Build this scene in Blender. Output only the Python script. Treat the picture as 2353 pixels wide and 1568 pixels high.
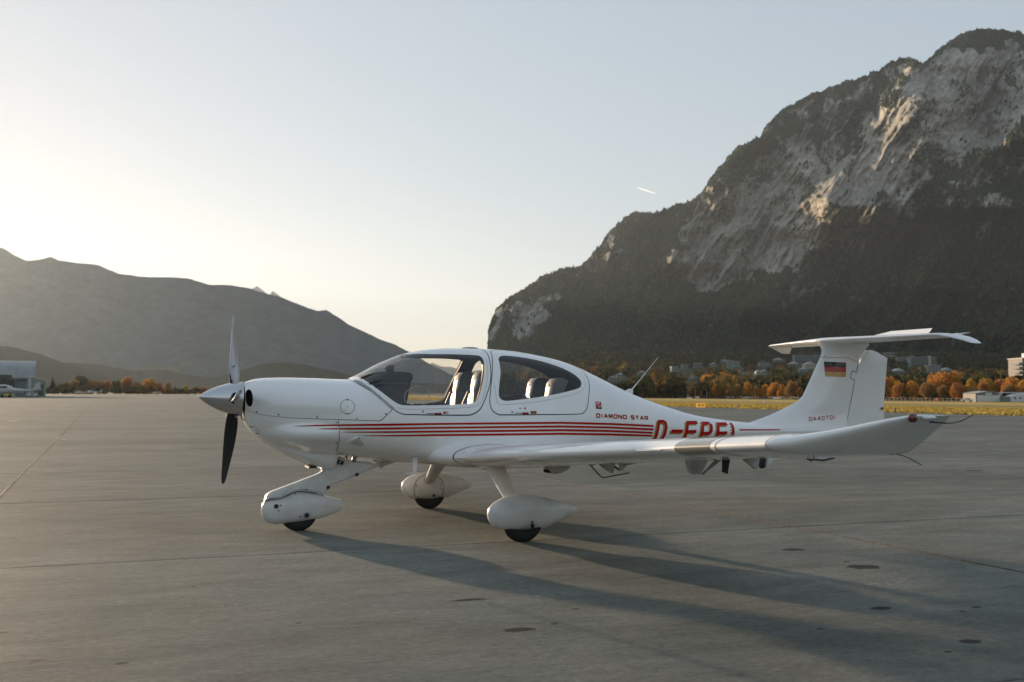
import bpy, bmesh, math, random
import numpy as np
from mathutils import Vector, Matrix
from mathutils.geometry import delaunay_2d_cdt

for o in list(bpy.data.objects):
    bpy.data.objects.remove(o)
SC = bpy.context.scene
COL = SC.collection
PI = math.pi
R = math.radians

# ------------------------------------------------------------------ camera
EYE = 1.3046
cam_data = bpy.data.cameras.new('camera')
cam = bpy.data.objects.new('camera', cam_data)
COL.objects.link(cam)
cam.location = (0, 0, EYE)
cam.rotation_mode = 'XYZ'
cam_data.sensor_width = 36.0
cam_data.lens = 2412.69 / 2353.0 * 36.0
cam_data.clip_start = 0.1
cam_data.clip_end = 60000
PITCH, ROLL = 0.0493, 0.0026
cam.matrix_world = (Matrix.Translation((0, 0, EYE)) @ Matrix.Rotation(PI / 2 + PITCH, 4, 'X') @ Matrix.Rotation(ROLL, 4, 'Z'))
cam_data.dof.use_dof = True
cam_data.dof.focus_distance = 9.3
cam_data.dof.aperture_fstop = 3.2
SC.camera = cam

# ------------------------------------------------------------------ sky, sun, exposure
SUN_AZ, SUN_EL = R(-36.5), R(6.0)
world = bpy.data.worlds.new('World')
SC.world = world
world.use_nodes = True
wn = world.node_tree.nodes
wl = world.node_tree.links
wn.clear()
sky = wn.new('ShaderNodeTexSky')
sky.sky_type = 'NISHITA'
sky.sun_disc = False
sky.sun_elevation = SUN_EL
sky.sun_rotation = SUN_AZ
sky.altitude = 580
sky.air_density = 1.0
sky.dust_density = 0.3
sky.ozone_density = 2.5
bg = wn.new('ShaderNodeBackground')
bg.inputs['Strength'].default_value = 0.15
wo = wn.new('ShaderNodeOutputWorld')
gam = wn.new('ShaderNodeGamma')
gam.inputs['Gamma'].default_value = 0.26
wl.new(sky.outputs[0], gam.inputs[0])
hsv = wn.new('ShaderNodeHueSaturation')
hsv.inputs['Saturation'].default_value = 1.3
wl.new(gam.outputs[0], hsv.inputs['Color'])
tint = wn.new('ShaderNodeVectorMath')
tint.operation = 'MULTIPLY'
tint.inputs[1].default_value = (1.065, 0.975, 0.935)
wl.new(hsv.outputs[0], tint.inputs[0])
wl.new(tint.outputs[0], bg.inputs[0])
wl.new(bg.outputs[0], wo.inputs[0])

sun_data = bpy.data.lights.new('sun', 'SUN')
sun_data.energy = 2.5
sun_data.angle = R(0.9)
sun_data.color = (1.0, 0.74, 0.49)
sun = bpy.data.objects.new('sun', sun_data)
COL.objects.link(sun)
sdir = Vector((math.sin(SUN_AZ) * math.cos(SUN_EL), math.cos(SUN_AZ) * math.cos(SUN_EL), math.sin(SUN_EL)))
sun.rotation_euler = sdir.to_track_quat('Z', 'Y').to_euler()
sun.location = (-60, 80, 30)

SC.view_settings.view_transform = 'Standard'
SC.view_settings.look = 'None'
SC.view_settings.exposure = 1.80
SC.view_settings.gamma = 1.0
SC.cycles.use_denoising = True
SC.cycles.max_bounces = 8
SC.cycles.transparent_max_bounces = 16
SC.cycles.volume_bounces = 0
SC.cycles.caustics_reflective = False
SC.cycles.caustics_refractive = False
SC.cycles.sample_clamp_indirect = 6

# ------------------------------------------------------------------ helpers
def smooth(x):
    x = np.clip(x, 0, 1)
    return x * x * (3 - 2 * x)

def mesh_np(name, verts, faces, mats=(), smooth_sh=True, normals=None, col=None):
    """faces: (n,3) or (n,4) int array"""
    me = bpy.data.meshes.new(name)
    verts = np.asarray(verts, dtype=np.float32)
    faces = np.asarray(faces, dtype=np.int32)
    k = faces.shape[1]
    me.vertices.add(len(verts)); me.vertices.foreach_set('co', verts.ravel())
    me.loops.add(faces.size); me.loops.foreach_set('vertex_index', faces.ravel())
    me.polygons.add(len(faces))
    me.polygons.foreach_set('loop_start', np.arange(0, faces.size, k, dtype=np.int32))
    me.polygons.foreach_set('loop_total', np.full(len(faces), k, dtype=np.int32))
    me.update(calc_edges=True)
    me.polygons.foreach_set('use_smooth', np.full(len(faces), smooth_sh, dtype=bool))
    for m in mats:
        me.materials.append(m)
    if col is not None:
        a = me.color_attributes.new('col', 'FLOAT_COLOR', 'POINT')
        c = np.ones((len(verts), 4), dtype=np.float32); c[:, :3] = col
        a.data.foreach_set('color', c.ravel())
    if normals is not None:
        me.normals_split_custom_set_from_vertices([tuple(n) for n in normals])
    me.validate()
    return me

def mesh_py(name, verts, faces, mats=(), smooth_sh=False):
    me = bpy.data.meshes.new(name)
    me.from_pydata([tuple(v) for v in verts], [], [tuple(f) for f in faces])
    for m in mats:
        me.materials.append(m)
    for p in me.polygons:
        p.use_smooth = smooth_sh
    me.update()
    return me

def link(name, me, parent=None, loc=None, rot=None, scale=None):
    o = bpy.data.objects.new(name, me)
    COL.objects.link(o)
    if parent is not None:
        o.parent = parent
    if loc is not None: o.location = loc
    if rot is not None: o.rotation_euler = rot
    if scale is not None: o.scale = scale
    return o

def thing(o, label, cat, group=None):
    o['label'] = label; o['category'] = cat
    if group: o['group'] = group
    return o

def empty(name, loc, rotz=0, label=None, cat=None, group=None):
    o = bpy.data.objects.new(name, None)
    o.empty_display_size = 0.2
    COL.objects.link(o)
    o.location = loc; o.rotation_euler = (0, 0, rotz)
    if label: thing(o, label, cat, group)
    return o

def boxes(name, specs, mats, bevel=0.0, smooth_sh=False):
    """specs: (x0,x1,y0,y1,z0,z1[,mat]) -> one mesh"""
    bm = bmesh.new()
    for s in specs:
        x0, x1, y0, y1, z0, z1 = s[:6]
        mi = s[6] if len(s) > 6 else 0
        vs = [bm.verts.new(p) for p in ((x0, y0, z0), (x1, y0, z0), (x1, y1, z0), (x0, y1, z0), (x0, y0, z1), (x1, y0, z1), (x1, y1, z1), (x0, y1, z1))]
        for f in ((0, 3, 2, 1), (4, 5, 6, 7), (0, 1, 5, 4), (1, 2, 6, 5), (2, 3, 7, 6), (3, 0, 4, 7)):
            bm.faces.new([vs[i] for i in f]).material_index = mi
    if bevel > 0:
        bmesh.ops.bevel(bm, geom=bm.edges[:], offset=bevel, segments=1, affect='EDGES')
    me = bpy.data.meshes.new(name)
    bm.to_mesh(me); bm.free()
    for m in mats: me.materials.append(m)
    for p in me.polygons: p.use_smooth = smooth_sh
    return me

def loft(rings, cap=True, closed=True):
    """rings: list of (n,3) arrays; returns verts, quads(list)"""
    n = len(rings[0]); V = np.concatenate([np.asarray(r, float) for r in rings]); F = []
    for i in range(len(rings) - 1):
        for j in range(n if closed else n - 1):
            k = (j + 1) % n
            F.append((i * n + j, i * n + k, (i + 1) * n + k, (i + 1) * n + j))
    if cap:
        F.append(tuple(range(n - 1, -1, -1)))
        b = (len(rings) - 1) * n
        F.append(tuple(b + j for j in range(n)))
    return V, F

def tube(pts, r, seg=8, taper=None):
    pts = [Vector(p) for p in pts]; rings = []
    up = Vector((0, 0, 1))
    for i, p in enumerate(pts):
        d = (pts[min(i + 1, len(pts) - 1)] - pts[max(i - 1, 0)]).normalized()
        a = d.cross(up)
        if a.length < 1e-3: a = d.cross(Vector((1, 0, 0)))
        a.normalize(); b = d.cross(a).normalized()
        rr = r if taper is None else r * taper[i]
        rings.append([tuple(p + a * math.cos(t) * rr + b * math.sin(t) * rr) for t in np.linspace(0, 2 * PI, seg, endpoint=False)])
    return loft([np.array(q) for q in rings])

def join(parts):
    V = []; F = []; n = 0
    for v, f in parts:
        V.extend([tuple(x) for x in v]); F.extend([tuple(i + n for i in q) for q in f]); n += len(v)
    return V, F

def fix_normals(me):
    bm = bmesh.new(); bm.from_mesh(me)
    bmesh.ops.recalc_face_normals(bm, faces=bm.faces[:])
    bm.to_mesh(me); bm.free()
    return me

def autosmooth(me, ang=40):
    bm = bmesh.new(); bm.from_mesh(me)
    bmesh.ops.recalc_face_normals(bm, faces=bm.faces[:])
    for f in bm.faces: f.smooth = True
    for e in bm.edges:
        if len(e.link_faces) == 2 and e.calc_face_angle(0) > R(ang): e.smooth = False
    bm.to_mesh(me); bm.free()
    return me

def catmull(pts, closed=True, sub=4):
    P = [np.array(p, float) for p in pts]; n = len(P); out = []
    rng = range(n if closed else n - 1)
    for i in rng:
        p1, p2 = P[i], P[(i + 1) % n]
        p0 = P[(i - 1) % n] if (closed or i > 0) else p1
        p3 = P[(i + 2) % n] if (closed or i + 2 < n) else p2
        for k in range(sub):
            t = k / sub
            out.append(tuple(0.5 * ((2 * p1) + (-p0 + p2) * t + (2 * p0 - 5 * p1 + 4 * p2 - p3) * t * t + (-p0 + 3 * p1 - 3 * p2 + p3) * t ** 3)))
    if not closed: out.append(tuple(P[-1]))
    return out

def in_poly(px, py, poly):
    poly = np.asarray(poly, float); c = np.zeros(len(px), bool)
    x0, y0 = poly[:, 0], poly[:, 1]; x1, y1 = np.roll(x0, -1), np.roll(y0, -1)
    for a, b, d, e in zip(x0, y0, x1, y1):
        if b == e: continue
        m = ((b > py) != (e > py)) & (px < (d - a) * (py - b) / (e - b) + a)
        c ^= m
    return c

def noise2(x, y, seed=0):
    xi = np.floor(x).astype(np.int64); yi = np.floor(y).astype(np.int64)
    xf = x - xi; yf = y - yi
    u = xf * xf * xf * (xf * (xf * 6 - 15) + 10); v = yf * yf * yf * (yf * (yf * 6 - 15) + 10)
    def h(a, b):
        n = (a * 374761393 + b * 668265263 + seed * 974634777) & 0xffffffff
        n = ((n ^ (n >> 13)) * 1274126177) & 0xffffffff
        return ((n ^ (n >> 16)) & 0xffff) / 65535.0
    return (h(xi, yi) * (1 - u) + h(xi + 1, yi) * u) * (1 - v) + (h(xi, yi + 1) * (1 - u) + h(xi + 1, yi + 1) * u) * v

def fbm(x, y, oct=5, seed=0, ridged=False, gain=0.5):
    s = 0; a = 1; t = 0
    for i in range(oct):
        n = noise2(x * 2 ** i + 13.7 * i, y * 2 ** i + 5.1 * i, seed + i)
        if ridged: n = 1 - abs(2 * n - 1)
        s = s + a * n; t += a; a *= gain
    return s / t

# ------------------------------------------------------------------ materials
def mat(name, color=(0.5, 0.5, 0.5), rough=0.5, metal=0.0, coat=0.0, var=0.0, vscale=5.0, bump=0.0, bscale=60.0, spec=0.5, rvar=0.0, bdist=0.02):
    m = bpy.data.materials.new(name); m.use_nodes = True
    nt = m.node_tree; b = nt.nodes['Principled BSDF']
    b.inputs['Base Color'].default_value = (*color, 1)
    b.inputs['Roughness'].default_value = rough
    b.inputs['Metallic'].default_value = metal
    b.inputs['Coat Weight'].default_value = coat
    b.inputs['Coat Roughness'].default_value = 0.06
    b.inputs['Specular IOR Level'].default_value = spec
    if var > 0 or bump > 0 or rvar > 0:
        tc = nt.nodes.new('ShaderNodeTexCoord')
    if var > 0 or rvar > 0:
        n = nt.nodes.new('ShaderNodeTexNoise'); n.inputs['Scale'].default_value = vscale; n.inputs['Detail'].default_value = 6
        nt.links.new(tc.outputs['Object'], n.inputs['Vector'])
    if var > 0:
        mr = nt.nodes.new('ShaderNodeMapRange'); mr.inputs['From Min'].default_value = 0.3; mr.inputs['From Max'].default_value = 0.7
        mr.inputs['To Min'].default_value = 1 - var; mr.inputs['To Max'].default_value = 1 + var
        nt.links.new(n.outputs['Fac'], mr.inputs['Value'])
        mx = nt.nodes.new('ShaderNodeVectorMath'); mx.operation = 'SCALE'; mx.inputs[0].default_value = color
        nt.links.new(mr.outputs['Result'], mx.inputs['Scale'])
        nt.links.new(mx.outputs['Vector'], b.inputs['Base Color'])
    if rvar > 0:
        mr = nt.nodes.new('ShaderNodeMapRange'); mr.inputs['From Min'].default_value = 0.3; mr.inputs['From Max'].default_value = 0.7
        mr.inputs['To Min'].default_value = max(0.02, rough - rvar); mr.inputs['To Max'].default_value = rough + rvar
        nt.links.new(n.outputs['Fac'], mr.inputs['Value']); nt.links.new(mr.outputs['Result'], b.inputs['Roughness'])
    if bump > 0:
        n2 = nt.nodes.new('ShaderNodeTexNoise'); n2.inputs['Scale'].default_value = bscale; n2.inputs['Detail'].default_value = 5
        nt.links.new(tc.outputs['Object'], n2.inputs['Vector'])
        bp = nt.nodes.new('ShaderNodeBump'); bp.inputs['Strength'].default_value = bump; bp.inputs['Distance'].default_value = bdist
        nt.links.new(n2.outputs['Fac'], bp.inputs['Height']); nt.links.new(bp.outputs['Normal'], b.inputs['Normal'])
    return m

def attr_mat(name, rough=0.9, trans=0.0, nscale=0.0, namp=0.3, bumpd=0.0):
    m = bpy.data.materials.new(name); m.use_nodes = True
    nt = m.node_tree; b = nt.nodes['Principled BSDF']; out = nt.nodes['Material Output']
    a = nt.nodes.new('ShaderNodeAttribute'); a.attribute_name = 'col'
    src = a.outputs['Color']
    if nscale > 0:
        g = nt.nodes.new('ShaderNodeNewGeometry')
        n = nt.nodes.new('ShaderNodeTexNoise'); n.inputs['Scale'].default_value = nscale; n.inputs['Detail'].default_value = 8; n.inputs['Roughness'].default_value = 0.65
        nt.links.new(g.outputs['Position'], n.inputs['Vector'])
        mr = nt.nodes.new('ShaderNodeMapRange'); mr.inputs['From Min'].default_value = 0.3; mr.inputs['From Max'].default_value = 0.7
        mr.inputs['To Min'].default_value = 1 - namp; mr.inputs['To Max'].default_value = 1 + namp
        nt.links.new(n.outputs['Fac'], mr.inputs['Value'])
        vm = nt.nodes.new('ShaderNodeVectorMath'); vm.operation = 'SCALE'
        nt.links.new(src, vm.inputs[0]); nt.links.new(mr.outputs['Result'], vm.inputs['Scale']); src = vm.outputs['Vector']
    if bumpd > 0:
        n4 = nt.nodes.new('ShaderNodeTexNoise'); n4.inputs['Scale'].default_value = nscale * 2; n4.inputs['Detail'].default_value = 8; n4.inputs['Roughness'].default_value = 0.7
        nt.links.new(g.outputs['Position'], n4.inputs['Vector']); bp = nt.nodes.new('ShaderNodeBump'); bp.inputs['Strength'].default_value = 1; bp.inputs['Distance'].default_value = bumpd
        nt.links.new(n4.outputs['Fac'], bp.inputs['Height']); nt.links.new(bp.outputs['Normal'], b.inputs['Normal'])
    nt.links.new(src, b.inputs['Base Color'])
    b.inputs['Roughness'].default_value = rough; b.inputs['Specular IOR Level'].default_value = 0.15
    if trans > 0:
        t = nt.nodes.new('ShaderNodeBsdfTranslucent'); nt.links.new(src, t.inputs['Color'])
        mx = nt.nodes.new('ShaderNodeMixShader'); mx.inputs[0].default_value = trans
        nt.links.new(b.outputs[0], mx.inputs[1]); nt.links.new(t.outputs[0], mx.inputs[2]); nt.links.new(mx.outputs[0], out.inputs['Surface'])
    return m

# frame of the aircraft and of the slab grid: x aft / along the stand, y to starboard, z up
YAW = 0.37
ORG = (-2.8823, 9.681)
CA, SA = math.cos(YAW), math.sin(YAW)
def gw(x, y):          # grid frame -> world
    return (ORG[0] + x * CA - y * SA, ORG[1] + x * SA + y * CA)
def image_ray(bx, hz, y): # image coordinates as ray slopes (east/north, height), set at a distance north
    return (bx * y, y, EYE + hz * y)

# ------------------------------------------------------------------ setting: ground
def gz(x):
    return -max(0.0, x - 52.0) * 0.0054 if x < 330 else -1.5
M_grass = mat('grass', (0.40, 0.29, 0.08), 0.95, var=0.35, vscale=0.35, bump=1.0, bscale=3.0, spec=0.1, bdist=0.35)
M_drygrass = mat('dry_grass', (0.54, 0.38, 0.13), 0.95, var=0.3, vscale=0.5, bump=1.0, bscale=3.0, spec=0.1, bdist=0.4)
M_asphalt = mat('asphalt', (0.06, 0.06, 0.062), 0.85, var=0.15, vscale=0.6)
M_field = mat('field', (0.05, 0.06, 0.025), 0.95, var=0.3, vscale=0.02, spec=0.1)

def gsheet(name, xs, ys, dz, m, lift_fn=gz):
    V = []; F = []
    for x in xs:
        for y in ys:
            w = gw(x, y); V.append((w[0], w[1], lift_fn(x) + dz))
    n = len(ys)
    for i in range(len(xs) - 1):
        for j in range(n - 1):
            a = i * n + j; F.append((a, a + n, a + n + 1, a + 1))
    o = link(name, mesh_py(name, V, F, [m]))
    o['kind'] = 'structure'
    return o
gsheet('ground', [-14000, -400, 0, 52, 110, 330, 14000], [-14000, -300, 0, 600, 16000], -0.10, M_field)
gsheet('grass_strip', [50.5, 52, 60, 112], [-300, 545], -0.004, M_grass)
gsheet('taxiway', [112, 121], [-300, 700], -0.004, M_asphalt)
gsheet('dry_grass_strip', [121, 180, 243], [-300, 700], -0.004, M_drygrass)
gsheet('grass_verge', [-400, 50.5, 52, 112], [545.2, 640], -0.004, M_grass)

# grass tufts along the strips (near edge of the grass)
def tufts():
    rs = np.random.RandomState(3); n = 60000
    x = 50.6 + 38 * rs.rand(n) ** 1.35; y = -20 + 330 * rs.rand(n)
    w = np.stack([ORG[0] + x * CA - y * SA, ORG[1] + x * SA + y * CA], 1)
    z = -np.clip(x - 52, 0, None) * 0.0054
    far = (x - 50) / 190; h = (0.06 + 0.11 * rs.rand(n)) * np.clip(1.25 - 4 * far, 0.22, 1); a = rs.rand(n) * PI; wd = (0.14 + 0.2 * rs.rand(n)) * (1 + 1.5 * far)
    V = np.zeros((n, 3, 3)); d = np.stack([np.cos(a), np.sin(a)], 1) * wd[:, None]
    V[:, 0, :2] = w - d; V[:, 1, :2] = w + d; V[:, 2, :2] = w + rs.randn(n, 2) * 0.05
    V[:, 0, 2] = z - .02; V[:, 1, 2] = z - .02; V[:, 2, 2] = z + h
    c = np.where(x[:, None] < 115, np.array([0.42, 0.31, 0.085]), np.array([0.50, 0.38, 0.16])) * (0.6 + 0.8 * rs.rand(n, 1)); c = np.repeat(c, 3, 0)
    me = mesh_np('grass_tufts', V.reshape(-1, 3), np.arange(3 * n).reshape(-1, 3), [attr_mat('grass_blade', 0.9, 0.3)], False, col=c)
    o = link('grass_tufts', me); o['kind'] = 'stuff'
    thing(o, 'yellow green grass tufts growing in the strip beyond the apron', 'grass')
tufts()

# ------------------------------------------------------------------ apron of concrete slabs
def concrete(name, lines):
    m = bpy.data.materials.new(name); m.use_nodes = True
    nt = m.node_tree; N = nt.nodes; L = nt.links; b = N['Principled BSDF']
    geo = N.new('ShaderNodeNewGeometry')
    mp = N.new('ShaderNodeMapping'); mp.vector_type = 'POINT'
    mp.inputs['Location'].default_value = (-(ORG[0] * CA + ORG[1] * SA), -(-ORG[0] * SA + ORG[1] * CA), 0)
    mp.inputs['Rotation'].default_value = (0, 0, -YAW)
    L.new(geo.outputs['Position'], mp.inputs['Vector'])
    P = mp.outputs['Vector']
    def noise(scale, vec=P, sc=(1, 1, 1), detail=6, rough=0.6):
        q = N.new('ShaderNodeMapping'); q.inputs['Scale'].default_value = sc; L.new(vec, q.inputs['Vector'])
        n = N.new('ShaderNodeTexNoise'); n.inputs['Scale'].default_value = scale; n.inputs['Detail'].default_value = detail; n.inputs['Roughness'].default_value = rough
        L.new(q.outputs['Vector'], n.inputs['Vector']); return n.outputs['Fac']
    def ramp(v, a, b_, lo, hi):
        r = N.new('ShaderNodeMapRange'); r.inputs['From Min'].default_value = a; r.inputs['From Max'].default_value = b_
        r.inputs['To Min'].default_value = lo; r.inputs['To Max'].default_value = hi; L.new(v, r.inputs['Value']); return r.outputs['Result']
    def mul(a, c):
        x = N.new('ShaderNodeMath'); x.operation = 'MULTIPLY'
        for k, s in enumerate((a, c)):
            if isinstance(s, (int, float)): x.inputs[k].default_value = s
            else: L.new(s, x.inputs[k])
        return x.outputs[0]
    def mixc(f, ca, cb):
        x = N.new('ShaderNodeMix'); x.data_type = 'RGBA'
        for k, s in ((0, f), (6, ca), (7, cb)):
            if isinstance(s, tuple): x.inputs[k].default_value = (*s, 1)
            elif isinstance(s, float): x.inputs[k].default_value = s
            else: L.new(s, x.inputs[k])
        return x.outputs[2]
    t = ramp(noise(0.22, sc=(0.7, 1.3, 1)), 0.35, 0.65, 0.78, 1.14)
    t = mul(t, ramp(noise(1.9, sc=(0.6, 1.5, 1), detail=10, rough=0.78), 0.32, 0.68, 0.70, 1.24))
    t = mul(t, ramp(noise(22, sc=(0.8, 1.3, 1), detail=5, rough=0.75), 0.3, 0.7, 0.72, 1.24))
    t = mul(t, ramp(noise(160, detail=3), 0.3, 0.7, 0.82, 1.16))
    oi = N.new('ShaderNodeObjectInfo')
    t = mul(t, ramp(oi.outputs['Random'], 0, 1, 0.94, 1.05))
    base = N.new('ShaderNodeVectorMath'); base.operation = 'SCALE'
    col = mixc(ramp(noise(0.9, detail=8), 0.35, 0.65, 0, 1), (0.172, 0.182, 0.162), (0.206, 0.204, 0.176))
    L.new(col, base.inputs[0]); L.new(t, base.inputs['Scale']); c = base.outputs['Vector']
    # worn white chalk marks
    sep = N.new('ShaderNodeSeparateXYZ'); L.new(P, sep.inputs[0])
    if lines:
        def near(out, off, per, wd):
            a = N.new('ShaderNodeMath'); a.operation = 'SUBTRACT'; L.new(out, a.inputs[0]); a.inputs[1].default_value = off - per / 2
            m_ = N.new('ShaderNodeMath'); m_.operation = 'FLOORED_MODULO'; L.new(a.outputs[0], m_.inputs[0]); m_.inputs[1].default_value = per
            d = N.new('ShaderNodeMath'); d.operation = 'SUBTRACT'; L.new(m_.outputs[0], d.inputs[0]); d.inputs[1].default_value = per / 2
            e = N.new('ShaderNodeMath'); e.operation = 'ABSOLUTE'; L.new(d.outputs[0], e.inputs[0])
            f = N.new('ShaderNodeMath'); f.operation = 'LESS_THAN'; L.new(e.outputs[0], f.inputs[0]); f.inputs[1].default_value = wd
            return f.outputs[0]
        c = mixc(mul(near(sep.outputs['X'], 5.5, 7.5, 0.05), 0.75), c, (0.055, 0.05, 0.042))
        c = mixc(mul(near(sep.outputs['Y'], -1.4, 4.95, 0.02), 0.5), c, (0.05, 0.048, 0.045))
    wob = noise(9.0, detail=4)
    def spot(x, y, rx, ry, rot, colr, amt, hard=0.25, pat=None):
        q = N.new('ShaderNodeMapping'); q.vector_type = 'TEXTURE'
        q.inputs['Location'].default_value = (x, y, 0); q.inputs['Rotation'].default_value = (0, 0, rot); q.inputs['Scale'].default_value = (rx, ry, 1)
        L.new(P, q.inputs['Vector'])
        sp = N.new('ShaderNodeSeparateXYZ'); L.new(q.outputs[0], sp.inputs[0])
        cb = N.new('ShaderNodeCombineXYZ'); L.new(sp.outputs[0], cb.inputs[0]); L.new(sp.outputs[1], cb.inputs[1])
        le = N.new('ShaderNodeVectorMath'); le.operation = 'LENGTH'; L.new(cb.outputs[0], le.inputs[0])
        a = N.new('ShaderNodeMath'); a.operation = 'MULTIPLY_ADD'; L.new(wob, a.inputs[0]); a.inputs[1].default_value = 1.5; L.new(le.outputs['Value'], a.inputs[2])
        f = ramp(a.outputs[0], 1.55, 1.55 + hard, 1, 0)
        if pat is not None: f = mul(f, pat)
        return mixc(mul(f, amt), c, colr)
    if not lines:
        for s in [(4.59, -2.65, 0.12, 0.07), (4.56, -3.57, 0.14, 0.1), (3.62, -4.85, 0.08, 0.05), (3.48, -5.71, 0.075, 0.05), (1.87, -4.22, 0.03, 0.02), (1.34, -4.62, 0.09, 0.05), (1.59, -4.55, 0.03, 0.02), (4.2, -5.03, 0.03, 0.02), (4.02, -5.1, 0.025, 0.02), (3.2, -5.84, 0.03, 0.02), (2.92, -5.18, 0.03, 0.015), (4.6, -3.32, 0.03, 0.02), (1.38, -3.73, 0.13, 0.04), (-0.71, -4.62, 0.035, 0.02), (-1.08, -4.42, 0.05, 0.02), (0.24, -4.02, 0.02, 0.015), (-0.22, -2.66, 0.02, 0.015), (-1.31, -3.7, 0.04, 0.02), (13.07, 3.88, 0.2, 0.1)]:
            c = spot(s[0], s[1], s[2], s[3], 0.0, (0.028, 0.026, 0.024), 0.85)
        chalk = ramp(noise(14, sc=(1, 3, 1), detail=6, rough=0.8), 0.54, 0.62, 0, 1)
        for s in [(1.83, -3.83, 0.24, 0.06, 0.085), (2.4, -3.67, 0.06, 0.03, 0.165), (4.27, -4.18, 0.38, 0.06, 0.213), (4.96, -1.93, 0.24, 0.08, -0.8), (4.81, -2.01, 0.04, 0.05, -0.405), (3.59, -4.2, 0.06, 0.03, -0.083), (2.58, -2.04, 0.13, 0.03, -0.381), (-0.67, -3.06, 0.09, 0.06, 0.322), (0.18, -2.62, 0.03, 0.02, -0.197), (1.59, -3.1, 0.11, 0.05, -0.719), (-0.15, -4.06, 0.01, 0.015, 0.0), (3.92, -4.15, 0.04, 0.03, -0.359)]:
            c = spot(s[0], s[1], s[2], s[3], s[4], (0.55, 0.55, 0.52), 0.6, 0.9, chalk)
    L.new(c, b.inputs['Base Color'])
    b.inputs['Specular IOR Level'].default_value = 0.06
    L.new(ramp(noise(1.2, sc=(0.5, 1.5, 1), detail=8), 0.3, 0.7, 0.72, 0.92), b.inputs['Roughness'])
    bp = N.new('ShaderNodeBump'); bp.inputs['Strength'].default_value = 0.55; bp.inputs['Distance'].default_value = 0.006
    hh = N.new('ShaderNodeMath'); hh.operation = 'ADD'; L.new(noise(120, detail=4, rough=0.7), hh.inputs[0])
    L.new(mul(noise(16, sc=(0.6, 1.5, 1), detail=6, rough=0.7), 2.2), hh.inputs[1])
    L.new(hh.outputs[0], bp.inputs['Height']); L.new(bp.outputs[0], b.inputs['Normal'])
    return m
M_slab = concrete('concrete_slab', False)
M_far = concrete('concrete_far', True)
M_joint = mat('joint_filler', (0.018, 0.018, 0.017), 0.9, bump=0.5, bscale=40)
M_seal = mat('joint_sealant', (0.10, 0.078, 0.06), 0.85, var=0.5, vscale=12, bump=1.0, bscale=70)
apron = empty('apron', (ORG[0], ORG[1], 0), YAW)
apron['kind'] = 'structure'
XL = [5.5 + 7.5 * k for k in range(-3, 4)]       # -17 .. 28
YL = [-1.4 + 4.95 * k for k in range(-3, 6)]     # -16.25 .. 23.35
def slab_mesh():
    g = 0.012; X, Yy, bz = 7.5 / 2 - g, 4.95 / 2 - g, 0.006
    rings = [[(-X, -Yy, -0.05), (X, -Yy, -0.05), (X, Yy, -0.05), (-X, Yy, -0.05)], [(-X, -Yy, -bz), (X, -Yy, -bz), (X, Yy, -bz), (-X, Yy, -bz)],
             [(-X + bz, -Yy + bz, 0), (X - bz, -Yy + bz, 0), (X - bz, Yy - bz, 0), (-X + bz, Yy - bz, 0)]]
    V, F = loft([np.array(r) for r in rings]); return mesh_py('concrete_slab', V, F[:-2] + [F[-1]], [M_slab])
SL = slab_mesh()
rs = random.Random(5)
for i in range(len(XL) - 1):
    for j in range(len(YL) - 1):
        link('concrete_slab', SL, apron, ((XL[i] + XL[i + 1]) / 2, (YL[j] + YL[j + 1]) / 2, rs.uniform(-0.0012, 0.0012)), (rs.uniform(-1, 1) * 2e-4, rs.uniform(-1, 1) * 2e-4, 0))
x0, x1, y0, y1 = XL[0], XL[-1], YL[0], YL[-1]
FX = [-400, x0, x1, 50.5]; FY = [-200, y0, y1, 545]
V = [(x, y, 0) for x in FX for y in FY]; F = []
for i in range(3):
    for j in range(3):
        if i == 1 and j == 1: continue
        a = i * 4 + j; F.append((a, a + 4, a + 5, a + 1))
link('far_paving', mesh_py('far_paving', V, F, [M_far]), apron)
link('joint_filler', mesh_py('joint_filler', [(x0, y0, -0.012), (x1, y0, -0.012), (x1, y1, -0.012), (x0, y1, -0.012)], [(0, 1, 2, 3)], [M_joint]), apron)
# crumbling sealant ridges in the two long joints that show in the picture
def seal(xc, seed):
    r_ = np.random.RandomState(seed); ys = np.concatenate([np.arange(y0, y1, 0.05), np.arange(y1, 300, 2.0)]); n = len(ys)
    w = (0.011 if seed == 1 else 0.02) + 0.010 * r_.rand(n); h = 0.002 + 0.007 * r_.rand(n); wob = 0.008 * np.cumsum(r_.randn(n)) / np.sqrt(np.arange(n) + 20)
    rings = [[(xc + wob[k] - w[k], ys[k], -0.01), (xc + wob[k] - w[k] * .6, ys[k], h[k]), (xc + wob[k] + w[k] * .6, ys[k], h[k] * .8), (xc + wob[k] + w[k], ys[k], -0.01)] for k in range(n)]
    V, F = loft([np.array(q) for q in rings], cap=False, closed=False)
    link('joint_sealant', mesh_py('joint_sealant', V, F, [M_seal if seed == 1 else M_seal_b]), apron)
M_seal_b = mat('pale_sealant', (0.34, 0.25, 0.17), 0.85, var=0.5, vscale=12, bump=1.0, bscale=70)
seal(5.5, 1); seal(-2.0, 2)
# edge line of the taxi lane painted far out on the stand
M_mark = mat('faded_marking', (0.42, 0.40, 0.34), 0.8, var=0.3, vscale=4)
for k, (xa, xb, ya, yb) in enumerate([(-4.72, -4.36, 41.04, 41.64), (34.26, 50.26, 26.3, 26.45), (33.52, 42.52, 49.24, 49.44), (-1.88, -1.72, 21.13, 21.33)]):
    link('faded_marking', mesh_py('faded_marking', [(xa, ya, 0.004), (xb, ya, 0.004), (xb, yb, 0.004), (xa, yb, 0.004)], [(0, 1, 2, 3)], [M_mark]), apron)

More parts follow.
